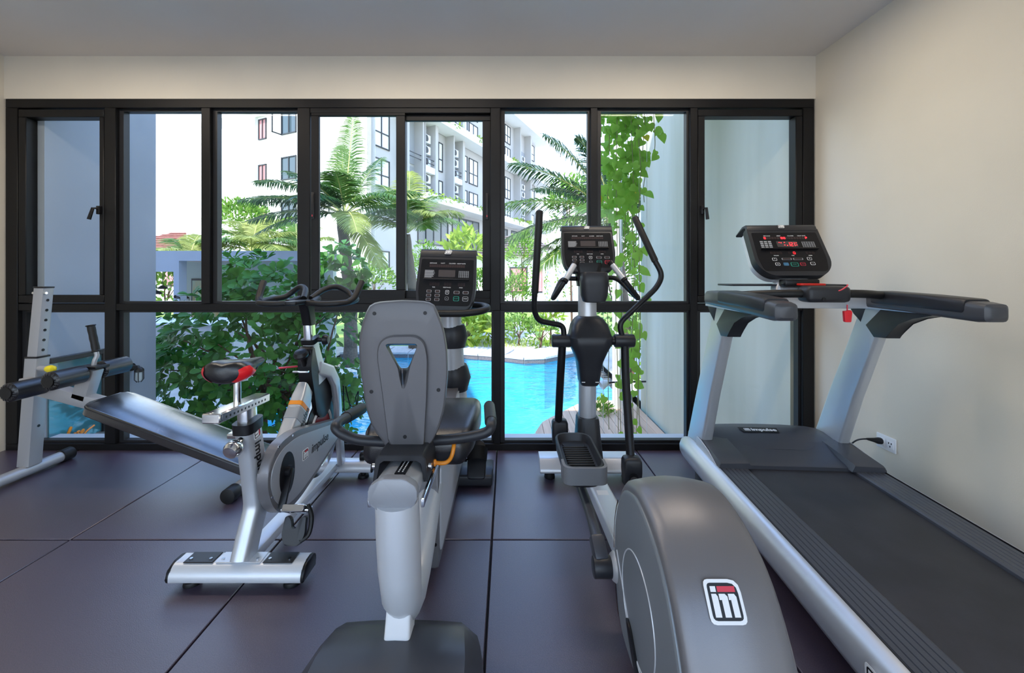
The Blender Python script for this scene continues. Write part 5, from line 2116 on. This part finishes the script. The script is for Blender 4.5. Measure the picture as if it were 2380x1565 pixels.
D, G, Y = m_frond_d, m_frond, m_frond_y
c1 = at(800, 505, 9.6)
palm('coconut_palm', 'coconut palm with upright fronds in front of the white building', c1, (c1.x + .1, 9.7, GZ),
     [(85, 80, 2.75, G, .10, .62), (115, 68, 2.5, G, .35, .6), (60, 62, 2.5, G, .45, .6), (165, 52, 2.7, D, .75, .68), (185, 42, 2.7, D, .8, .68), (198, 26, 2.4, D, .7, .65), (150, 35, 2.5, D, .7, .65), (176, 30, 2.6, D, .75, .65), (190, 12, 2.1, D, .6, .6),
      (10, 40, 2.3, G, .8, .6), (-25, 35, 2.1, G, .9, .6), (-60, 10, 1.7, Y, 1.0, .5), (-110, 45, 2.0, D, .9, .6), (-80, 60, 1.9, G, .9, .6), (40, 30, 2.2, G, .9, .6), (220, 5, 1.8, D, .8, .55), (-30, -35, 1.5, Y, .5, .5), (260, 30, 1.9, D, .9, .55)])
c2 = at(948, 545, 11.6)
palm('coconut_palm', 'feathery pale palm behind the sliding window sash', c2, (c2.x + .1, 11.9, GZ),
     [(100, 72, 2.9, Y, .55, .75), (140, 62, 2.9, G, .7, .75), (165, 55, 2.6, Y, .9, .75), (60, 60, 2.7, G, .8, .75), (20, 48, 2.4, Y, 1.0, .7), (-10, 38, 2.0, G, 1.0, .7), (-40, 50, 1.9, Y, 1.1, .7), (-120, 48, 2.0, G, 1.1, .7),
      (190, 40, 2.2, G, 1.0, .7), (215, 30, 1.9, Y, 1.0, .7), (-75, 62, 2.0, G, 1.0, .7), (80, 40, 2.0, G, 1.0, .7)])
c3 = at(1432, 515, 8.3)
palm('coconut_palm', 'palm reaching in from behind the hanging vines', c3, (c3.x + .2, 8.6, GZ),
     [(176, 44, 3.0, D, .62, .85), (162, 62, 3.2, D, .60, .90), (184, 24, 2.6, G, .62, .80), (170, 74, 2.9, D, .75, .85), (198, 4, 2.2, G, .5, .75), (168, 10, 2.4, D, .7, .75), (205, -18, 1.9, G, .45, .65), (125, 68, 2.6, D, .4, .75),
      (100, 55, 2.4, D, .6, .7), (60, 60, 2.2, D, .7, .7), (20, 40, 2.0, D, .8, .7), (240, 25, 1.8, G, .9, .65), (182, -10, 2.0, G, .6, .7), (-60, 40, 1.8, D, .9, .65), (145, 42, 2.6, D, .7, .75)])
for px, py, d, lab, sp in ((585, 590, 13.5, 'low sunlit palm above the pavilion roof', [(175, 55, 2.2), (150, 68, 2.5), (120, 62, 2.4), (200, 40, 2.0), (60, 70, 2.6), (30, 50, 2.4), (0, 38, 2.2), (-30, 30, 1.9), (-60, 45, 1.8), (-120, 40, 1.8), (220, 25, 1.8), (90, 78, 2.4)]),
                       (690, 600, 14.5, 'yellow-green palm between the mullion and the pavilion', [(120, 72, 2.8), (160, 58, 2.6), (180, 40, 2.2), (200, 25, 1.9), (80, 70, 2.6), (40, 55, 2.2), (-120, 40, 1.7), (140, 40, 2.2)]),
                       (440, 610, 13.0, 'small palm behind the left end of the pavilion', [(150, 60, 1.9), (100, 70, 2.0), (60, 55, 1.8), (20, 40, 1.6), (180, 40, 1.5), (-60, 40, 1.4), (200, 25, 1.3), (-100, 45, 1.4), (120, 50, 1.8)])):
    cc_ = at(px, py, d)
    palm('coconut_palm', lab, cc_, (cc_.x, d, GZ), [(a, e, L, Y if i % 3 else G, 1.0, .75) for i, (a, e, L) in enumerate(sp)])

# ---------------------------------------------------------------- shrubs
leaf_s = leaf_mesh('shrub_leaf', m_shrub, .10, .05, 'ovate')
leaf_y = leaf_mesh('lime_leaf', m_shrub_y, .34, .10, 'ovate', droop=.5)


def shrub(name, label, c, r, n, me, sc_=1.0, group='garden shrubs beyond the pool', stalk=True, cat='shrub'):
    c = V(c)
    t = thing(name, label, cat, (c.x, c.y, GZ), group=group)
    pts = []
    for k in range(n):
        d = rdir()
        d.z = abs(d.z) if rnd(0, 1) < .7 else d.z
        p = c + V((d.x * r[0], d.y * r[1], d.z * r[2])) * rnd(.6, 1.0)
        pts.append((p, d * .8 + V((0, 0, .4)) + rdir() * .6, d + V((0, 0, .5)), sc_ * rnd(.7, 1.3)))
    merged_leaves('foliage', me, leaf_mats(pts), t)
    if stalk:
        bm = NB()
        tube(bm, [(c.x, c.y, GZ), (c.x + rnd(-.1, .1), c.y, c.z)], [.04, .02], 7)
        s_ = obj('stem', bm, m_bark, t)
        for k in range(5):
            bm = NB()
            d = rdir()
            tube(bm, [(c.x, c.y, c.z - r[2] * .6), c + V((d.x * r[0], d.y * r[1], abs(d.z) * r[2])) * .7], [.018, .005], 5)
            obj('twig', bm, m_bark, s_)
    return t


for k, (px, py, d, rx, rz, n, lm, s_, lab) in enumerate((
        (1090, 768, 12.6, .65, .42, 170, 'y', 1.0, 'lime broad-leaved plants beside the lower window mullion'),
        (1145, 770, 12.9, .55, .40, 150, 'y', 1.0, 'lime broad-leaved plants half hidden by the mullion'),
        (1205, 765, 12.4, .50, .42, 420, 's', 1.0, 'small bright shrub at the end of the garden path'),
        (1255, 770, 12.0, .55, .45, 520, 's', 1.1, 'bushy green shrub left of the swing arm'),
        (1115, 672, 15.0, .75, .75, 900, 's', 1.2, 'round light green shrub right of the recumbent console'),
        (1195, 690, 14.0, .62, .85, 900, 's', 1.1, 'tall loose shrub between mullion and swing arm'),
        (1215, 600, 19.0, .9, 1.2, 700, 's', 1.6, 'garden tree in front of the tiled roof'),
        (1280, 745, 12.3, .35, .5, 60, 'y', .9, 'spiky plant beside the white garden wall'),
        (1085, 590, 17.0, .8, .9, 160, 'y', 1.6, 'spray of yellow-green fronds above the recumbent console'),
        (1025, 690, 16.0, .9, .9, 800, 's', 1.3, 'shrub behind the recumbent bike console'),
        (870, 660, 15.0, .8, .8, 700, 's', 1.3, 'shrub below the ground floor window'),
        (990, 640, 18.0, .8, 1.6, 800, 's', 1.3, 'slim tree beside the dark ground floor glazing'),
        (1330, 480, 13.0, .9, 1.0, 900, 's', 1.4, 'leafy tree crown behind the elliptical console'),
        (1388, 985, 6.3, .30, .40, 320, 's', .8, 'low plants at the foot of the vines'),
        (1430, 640, 9.6, .55, 1.7, 1500, 's', 1.1, 'tall green thicket behind the hanging vines'),
        (1470, 820, 8.6, .40, 1.0, 800, 's', 1.0, 'dense shrub behind the lower vines'),
)):
    shrub('garden_shrub', lab, at(px, py, d), (rx, rx, rz), n, leaf_s if lm == 's' else leaf_y, s_)
for px, py, d, rx, rz, n, lab in ((555, 520, 21, 1.7, 1.3, 1500, 'dense green creeper against the white building'), (640, 560, 20, 1.5, 1.2, 800, 'green hedge behind the low palms'), (388, 665, 13.5, .9, .8, 500, 'hedge seen through the opening of the pavilion')):
    shrub('hedge', lab, at(px, py, d), (rx, rx * .6, rz), n, leaf_s, 2.0, cat='hedge')
# grass tufts on the lawn strip
pts = []
for k in range(900):
    x = rnd(-2.4, 3.0)
    y = rnd(12.0, 13.4)
    pts.append((V((x, y, GZ)), V((rnd(-.4, .4), rnd(-.4, .4), 1)), V((0, -1, 0)), rnd(.5, 1.0)))
gr = merged_leaves('tall_grass', leaf_mesh('grass_blade', m_shrub_y, .22, .02, 'ovate'), leaf_mats(pts), None)
tag(gr, 'long pale grass along the far edge of the pool', 'grass')

# ---------------------------------------------------------------- hanging vines
leaf_v = leaf_mesh('vine_leaf', m_vine, .088, .088, 'heart', fold=.10, droop=.18)
leaf_vy = leaf_mesh('yellow_vine_leaf', m_vine_y, .088, .088, 'heart', fold=.10, droop=.18)
vdesc = ('nearest the window mullion', 'second from the mullion', 'third from the mullion', 'thick with yellowing leaves', 'falling behind the console', 'with a long bare lower stem',
         'of dense overlapping leaves', 'hanging in front of the white pier', 'trailing to the deck', 'sparse and long at the right', 'outermost towards the plain wall', 'short spray at the top right')
VS = [(1396, 4.7, 660, 17), (1412, 4.5, 1000, 26), (1424, 4.8, 640, 20), (1432, 4.4, 1010, 34), (1441, 4.6, 1015, 30), (1452, 4.5, 600, 20), (1462, 4.7, 560, 20), (1471, 4.4, 1010, 28), (1479, 4.6, 1015, 22), (1487, 4.3, 1024, 26), (1497, 4.4, 470, 9), (1522, 4.2, 360, 8)]
for k, (px, d, yb, n) in enumerate(VS):
    top = at(px, 235, d)
    bot = at(px + rnd(-3, 3), yb, d)
    top.z = 3.29
    t = thing('hanging_vine', 'hanging heart-leaved vine ' + vdesc[k], 'vine', tuple(top), group='vines hanging from the canopy')
    stem = [top.lerp(bot, i / 8) + V((rnd(-.015, .015), rnd(-.02, .02), 0)) for i in range(9)]
    bm = NB()
    tube(bm, crom(stem, 3), .004, 5)
    obj('stem', bm, m_stem, t)
    A, B = [], []
    for i in range(n + (20 if k < 9 else 4)):
        u = rnd(0, 1) if k >= 9 else (rnd(0, 1) ** 1.7)
        if i >= n:
            u = rnd(0, min(1, 2.2 / (top.z - bot.z + .01)) * .6)
        p = top.lerp(bot, u) + V((rnd(-.06, .06), rnd(-.08, .08), 0))
        ld = V((rnd(-.8, .8), rnd(-.5, .1), rnd(-1.0, -.2)))
        q = (p, ld, V((rnd(-.5, .5), -1, rnd(.0, .6))), rnd(.7, 1.3))
        (B if (rnd(0, 1) < (.10 if k in (3, 4, 7) else .03) and u > .3) else A).append(q)
    leaf_objects('leaf', leaf_v, leaf_mats(A), t)
    leaf_objects('yellow_leaf', leaf_vy, leaf_mats(B), t)
    if k % 2 == 0:
        bm = NB()
        cyl(bm, top + V((.03, 0, 0)), V((top.x + .03, top.y, GZ + .05)), .0025, n=5)
        obj('climbing_wire', bm, m_ac, t)
# thin trailing strands before the white garden wall
wl = slab('garden_wall', at(1262, 0, 13.6).x, at(1352, 0, 13.6).x, 13.6, 13.8, GZ, 2.1, m_white_w, kind='structure')
for k, px in enumerate((1270, 1292, 1312, 1330)):
    top = at(px, 520, 13.5)
    t = thing('hanging_vine', ('thin trailing strand before the white garden wall, first from the left', 'thin trailing strand before the white garden wall, second from the left',
                               'thin trailing strand before the white garden wall, third from the left', 'thin trailing strand before the white garden wall, last on the right')[k], 'vine', tuple(top), group='thin strands on the garden wall')
    bot = at(px + rnd(-4, 4), rnd(690, 770), 13.5)
    bm = NB()
    tube(bm, [top, bot], .006, 4)
    obj('stem', bm, m_stem, t)
    merged_leaves('foliage', leaf_s, leaf_mats([(top.lerp(bot, rnd(0, 1)) + V((rnd(-.05, .05), rnd(-.03, .0), 0)), rdir() + V((0, 0, -1)), V((0, -1, .2)), rnd(.6, 1.1)) for i in range(60)]), t)

# ---------------------------------------------------------------- hotel building
BD = thing('hotel_building', 'white multi-storey hotel with balconies and dark window frames', 'building', (-8.35, 25.0, GZ), R(-24.85), local=True)
H0 = -GZ          # local z of world zero


def bpart(nm, m, *bx_, parent=BD):
    bm = NB()
    for q in bx_:
        box(bm, q[0], q[1], q[2], q[3], q[4] + H0, q[5] + H0)
    return obj(nm, bm, m, parent, smooth=0)


bpart('wing_wall', m_grey_w, (-12, -.35, .35, 29, GZ, 17.6))
bpart('front_wall', m_white_w, (-9.6, -.0, .0, .36, GZ, 17.6), (-19.6, -11.0, .0, .36, GZ, 13.0), (-19.6, -9.6, .22, 9, GZ, 13.0))
bpart('recess_lintel', m_white_w, (-11.0, -9.6, 0, .6, 12.75, 13.0))
rf = bpart('wing_roof', m_white_w, (-12.5, 1.3, -.8, 29.6, 17.6, 18.1))
bpart('front_roof', m_white_w, (-20, -9.0, -.5, 9.4, 13.0, 13.35))
# end pier of the wing at the corner and slabs with planters
bpart('corner_pier', m_grey_w, (-.36, .0, .0, .35, GZ, 17.6))
for z0, z1, ya, yb, ov in ((12.45, 13.05, 2.2, 29.4, 1.15), (6.45, 7.0, 4.0, 29.4, 1.3)):
    bpart('balcony_slab', m_white_w, (-.3, ov, ya, yb, z0, z1))
leaf_p = leaf_mesh('planter_leaf', m_shrub_y, .30, .12, 'ovate')
for z, ov, nm in ((13.05, 1.1, 'upper'), (7.0, 1.25, 'lower')):
    pts = []
    Mw = Matrix.Identity(4)
    for k in range(900):
        y = rnd(4, 29)
        if math.sin(y * 1.7) + math.sin(y * .9 + 2) < -.2:
            continue
        pts.append((V((ov + rnd(-.3, .06), y, z + H0 + rnd(-.25, .2))), V((rnd(-.2, 1), rnd(-.6, .6), rnd(-1, .6))), V((1, 0, .5)), rnd(.7, 1.4)))
    merged_leaves('planter_greenery', leaf_p, leaf_mats(pts), BD)


def bwin_side(y0, y1, z0, z1, nx, rows, curtain=True):
    """window on the right-hand face (plane x = -0.35, looking along +x)"""
    X = -.35
    bm = NB()
    t_ = .07
    for q in ((y0, y1, z0, z0 + t_), (y0, y1, z1 - t_, z1), (y0, y0 + t_, z0, z1), (y1 - t_, y1, z0, z1)):
        box(bm, X, X + .08, q[0], q[1], q[2] + H0, q[3] + H0)
    for i in range(1, nx):
        yy = y0 + (y1 - y0) * i / nx
        box(bm, X, X + .07, yy - t_ / 2, yy + t_ / 2, z0 + H0, z1 + H0)
    for zz in rows:
        box(bm, X, X + .07, y0, y1, z0 + (z1 - z0) * zz - t_ / 2 + H0, z0 + (z1 - z0) * zz + t_ / 2 + H0)
    w = obj('window', bm, m_bwin, BD, smooth=0)
    bm = NB()
    box(bm, X + .005, X + .02, y0, y1, z0 + H0, z1 + H0)
    obj('pane', bm, m_curt if curtain else m_dglass, w, smooth=0)


for z0, z1 in ((15.4, 17.3), (12.75 + .4, 14.95), (9.46, 11.75), (6.95, 8.75)):
    for ya, yb, nx in ((.5, 2.0, 2), (7.1, 8.2, 2), (11.15, 12.05, 1), (12.35, 13.95, 2), (16.0, 17.2, 2), (18.6, 19.5, 1), (19.85, 21.2, 2), (26.2, 28.4, 2)):
        bwin_side(ya, yb, z0, z1, nx, (.42,))
for ya, yb in ((.5, 2.0), (5.2, 6.6), (8.8, 10.2), (12.3, 13.9), (16, 17.6), (19.4, 21)):
    bwin_side(ya, yb, .9, 2.85, 2, (.45,))
for ya, yb in ((5.0, 9.0), (9.6, 14.2), (15.2, 20.5), (21.5, 27)):
    bwin_side(ya, yb, 3.6, 6.2, 4, (), False)
# niches with fins and stacked air conditioners
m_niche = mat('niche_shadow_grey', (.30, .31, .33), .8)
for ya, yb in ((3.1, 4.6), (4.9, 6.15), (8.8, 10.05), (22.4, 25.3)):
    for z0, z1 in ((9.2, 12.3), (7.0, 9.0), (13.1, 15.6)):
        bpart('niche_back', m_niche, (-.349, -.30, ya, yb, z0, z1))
        bpart('louvre_rail', m_bwin, (.28, .32, ya, yb, z0 + .25, z0 + .30), (.28, .32, ya, yb, z0 + .55, z0 + .60))
    bpart('fin', m_grey_w, (-.35, .45, ya - .16, ya, 7.0, 17.6))
    bpart('fin', m_grey_w, (-.35, .45, yb, yb + .35, 7.0, 17.6))
    if ya == 3.1:
        continue
    for zb in (9.3, 10.15, 11.0, 7.25, 8.05, 13.4, 14.2):
        yc = (ya + yb) / 2
        bm = NB()
        box(bm, -.28, .15, yc - .45, yc + .45, zb + H0, zb + .62 + H0, .03, 1)
        ac = obj('air_conditioner', bm, m_ac, BD)
        bm = NB()
        lathe(bm, [(.24, 0), (.25, .02), (.22, .03), (.05, .02)], V((.15, yc - .12, zb + .31 + H0)), (1, 0, 0), 18)
        obj('fan_grille', bm, m_bwin, ac)
    bpart('spandrel', m_white_w, (-.30, .40, ya, yb, 8.75, 9.2))


def bwin_front(x0, x1, z0, z1, nx, rows, Yp, m_p=None, shut=False):
    bm = NB()
    t_ = .07
    for q in ((x0, x1, z0, z0 + t_), (x0, x1, z1 - t_, z1), (x0, x0 + t_, z0, z1), (x1 - t_, x1, z0, z1)):
        box(bm, q[0], q[1], Yp - .08, Yp, q[2] + H0, q[3] + H0)
    for i in range(1, nx):
        xx = x0 + (x1 - x0) * i / nx
        box(bm, xx - t_ / 2, xx + t_ / 2, Yp - .07, Yp, z0 + H0, z1 + H0)
    for zz in rows:
        box(bm, x0, x1, Yp - .07, Yp, z0 + (z1 - z0) * zz - t_ / 2 + H0, z0 + (z1 - z0) * zz + t_ / 2 + H0)
    w = obj('window', bm, m_bwin, BD, smooth=0)
    bm = NB()
    box(bm, x0, x1, Yp - .02, Yp - .005, z0 + H0, z1 + H0)
    obj('pane', bm, m_p or m_dglass, w, smooth=0)


m_pinkc = mat('pink_curtain', (.45, .20, .20), .7, var=.4, scale=3, stretch=(3, 1, .1))
for z0, z1 in ((11.1, 12.6), (7.95, 9.3), (4.8, 6.2)):
    bwin_front(-10.85, -10.0, z0, z1, 2, (), .22, m_pinkc)
    bwin_front(-8.1, -6.6, z0 - .1, z1 + .15, 2, (), 0)
oc = bpart('open_casement', m_bwin, (-8.12, -8.06, -.75, -.02, 11.0, 11.08), (-8.12, -8.06, -.75, -.02, 12.62, 12.7), (-8.12, -8.06, -.75, -.68, 11.0, 12.7))
bpart('pane', m_glass, (-8.10, -8.08, -.70, -.02, 11.05, 12.65), parent=oc)
# lower annex beyond the wing and a tiled house in front of it
AN = thing('annex_building', 'low annex with flat cream roof behind the palm', 'building', (7.2, 53.6, GZ), R(-24.85), local=True)
bm = NB()
box(bm, 0, 9, 0, 8, 0, 13.0)
obj('wall', bm, m_grey_w, AN, smooth=0)
bm = NB()
box(bm, -.4, 10, -1.2, 9, 13.0, 13.6)
obj('roof', bm, m_white_w, AN, smooth=0)
for k in range(3):
    bm = NB()
    box(bm, .6 + k * 2.6, 2.1 + k * 2.6, -.06, .0, 9.6, 12.0)
    w = obj('window', bm, m_bwin, AN, smooth=0)
    bm = NB()
    box(bm, .7 + k * 2.6, 2.0 + k * 2.6, -.09, -.05, 9.7, 11.9)
    obj('pane', bm, m_curt, w, smooth=0)


def house(name, label, loc, w, dpt, h, hr, m_r, rows):
    t = thing(name, label, 'house', loc, local=True)
    bm = NB()
    box(bm, -w / 2, w / 2, 0, dpt, 0, h)
    obj('wall', bm, m_white_w, t, smooth=0)
    bm = NB()
    ov = .6
    v = [(-w / 2 - ov, -ov, h), (w / 2 + ov, -ov, h), (w / 2 + ov, dpt + ov, h), (-w / 2 - ov, dpt + ov, h), (-w / 2 + dpt * .4, dpt / 2, h + hr), (w / 2 - dpt * .4, dpt / 2, h + hr)]
    vv = [bm.verts.new(p) for p in v]
    for f in ((0, 1, 5, 4), (1, 2, 5), (2, 3, 4, 5), (3, 0, 4), (3, 2, 1, 0)):
        bm.faces.new([vv[i] for i in f])
    r_ = obj('roof', bm, m_r, t, smooth=0)
    for k in range(rows):
        u0, u1 = k / rows, (k + .92) / rows
        ya, yb = -ov + (dpt / 2 + ov) * u0, -ov + (dpt / 2 + ov) * u1
        bm = NB()
        e0, e1 = dpt * .4 * u0 + ov * (u0 - 1), dpt * .4 * u1 + ov * (u1 - 1)
        vs_ = [bm.verts.new(p) for p in ((-w / 2 + e0, ya, h + hr * u0 + .10), (w / 2 - e0, ya, h + hr * u0 + .10), (w / 2 - e1, yb, h + hr * u1 + .04), (-w / 2 + e1, yb, h + hr * u1 + .04))]
        bm.faces.new(vs_)
        bmesh.ops.solidify(bm, geom=bm.faces[:], thickness=.06)
        obj('tile_course', bm, m_r, r_, smooth=0)
    for k in range(3):
        x = -w * .32 + k * w * .32
        bm = NB()
        box(bm, x - .6, x + .6, -.05, .0, h * .3, h * .8)
        wi = obj('window', bm, m_bwin, t, smooth=0)
        bm = NB()
        box(bm, x - .5, x + .5, -.08, -.04, h * .33, h * .77)
        obj('pane', bm, m_pinkc, wi, smooth=0)


house('tiled_house', 'house with grey-brown tiled roof beyond the pool shrubs', (at(1205, 641, 27).x, 27, GZ), 5.5, 5, 3.4, 1.6, mat('grey_brown_roof_tile', (.36, .30, .27), .8, var=.2, scale=8), 9)
house('red_roof_house', 'distant cream house with a red roof at the far left', (at(395, 641, 34).x, 34, GZ), 11, 7, 4.2, 1.9, mat('red_roof_tile', (.52, .26, .20), .8, var=.15, scale=6), 10)

# ---------------------------------------------------------------- poolside pavilion on the left
PV = thing('pool_pavilion', 'low grey flat-roofed pavilion behind the bush', 'pavilion', (-6.5, 9.5, GZ))
bm = NB()
box(bm, -9.6, -4.3, 9.0, 9.25, 1.58, 1.80)
box(bm, -9.6, -4.3, 9.25, 12.0, 1.72, 1.80)
obj('roof', bm, m_ext, PV, smooth=0)
bm = NB()
box(bm, -9.6, -7.24, 9.0, 9.22, 1.34, 1.58)
box(bm, -7.36, -7.24, 9.0, 9.22, GZ, 1.34)
obj('corner_wall', bm, m_ext, PV, smooth=0)
bm = NB()
box(bm, -8.35, -4.4, 10.3, 10.5, GZ, 1.72)
obj('back_wall', bm, mat('pale_mint_wall', (.42, .48, .44), .8), PV, smooth=0)
for k in range(16):
    bm = NB()
    box(bm, -7.80 + k * .20, -7.61 + k * .20, 9.27, 10.3, 1.60, 1.63)
    obj('soffit_board', bm, m_wood, PV, smooth=0)
bm = NB()
box(bm, -7.95, -7.15, 10.27, 10.30, -.1, 1.18)
dr = obj('door', bm, m_bwin, PV, smooth=0)
bm = NB()
box(bm, -7.91, -7.19, 10.25, 10.28, -.08, 1.13)
obj('door_panel', bm, mat('weathered_gold_panel', (.40, .30, .10), .5, var=.6, scale=7, col2=(.30, .42, .35), stretch=(3, 1, .3)), dr, smooth=0)
bm = NB()
box(bm, -9.6, -5.3, 7.9, 9.0, GZ, .30)
obj('platform', bm, m_grey_w, PV, smooth=0)
bm = NB()
box(bm, -9.6, -5.25, 7.86, 9.0, .30, .335)
obj('platform_top', bm, mat('white_top', (.85, .85, .88), .5), PV, smooth=0)
for k, (px, py, d) in enumerate(((378, 668, 10.0), (364, 680, 9.6))):
    p = at(px, py, d)
    t = thing('pendant_lamp', ('black dome pendant lamp, the higher of two under the pavilion', 'black dome pendant lamp, the lower one cut by the grey wall')[k], 'pendant lamp', tuple(p), group='pavilion pendant lamps')
    bm = NB()
    lathe(bm, [(.01, .09), (.03, .085), (.10, .04), (.105, .0), (.10, .0), (.09, .035)], p - V((0, 0, .04)), (0, 0, 1), 16)
    obj('shade', bm, m_black, t)
    bm = NB()
    cyl(bm, p + V((0, 0, .04)), V((p.x, p.y, 1.6)), .006, n=6)
    obj('cord', bm, m_black, t)
p = at(406, 690, 8.98)
bulkhead((p.x, p.y, p.z), 1, 'wall_lantern', 'small wall lantern on the pavilion corner post', 1.0)
p = at(428, 690, 10.2)
bulkhead((p.x, p.y, p.z), 1, 'wall_lantern', 'small wall lantern left of the gold pavilion door', 1.2)
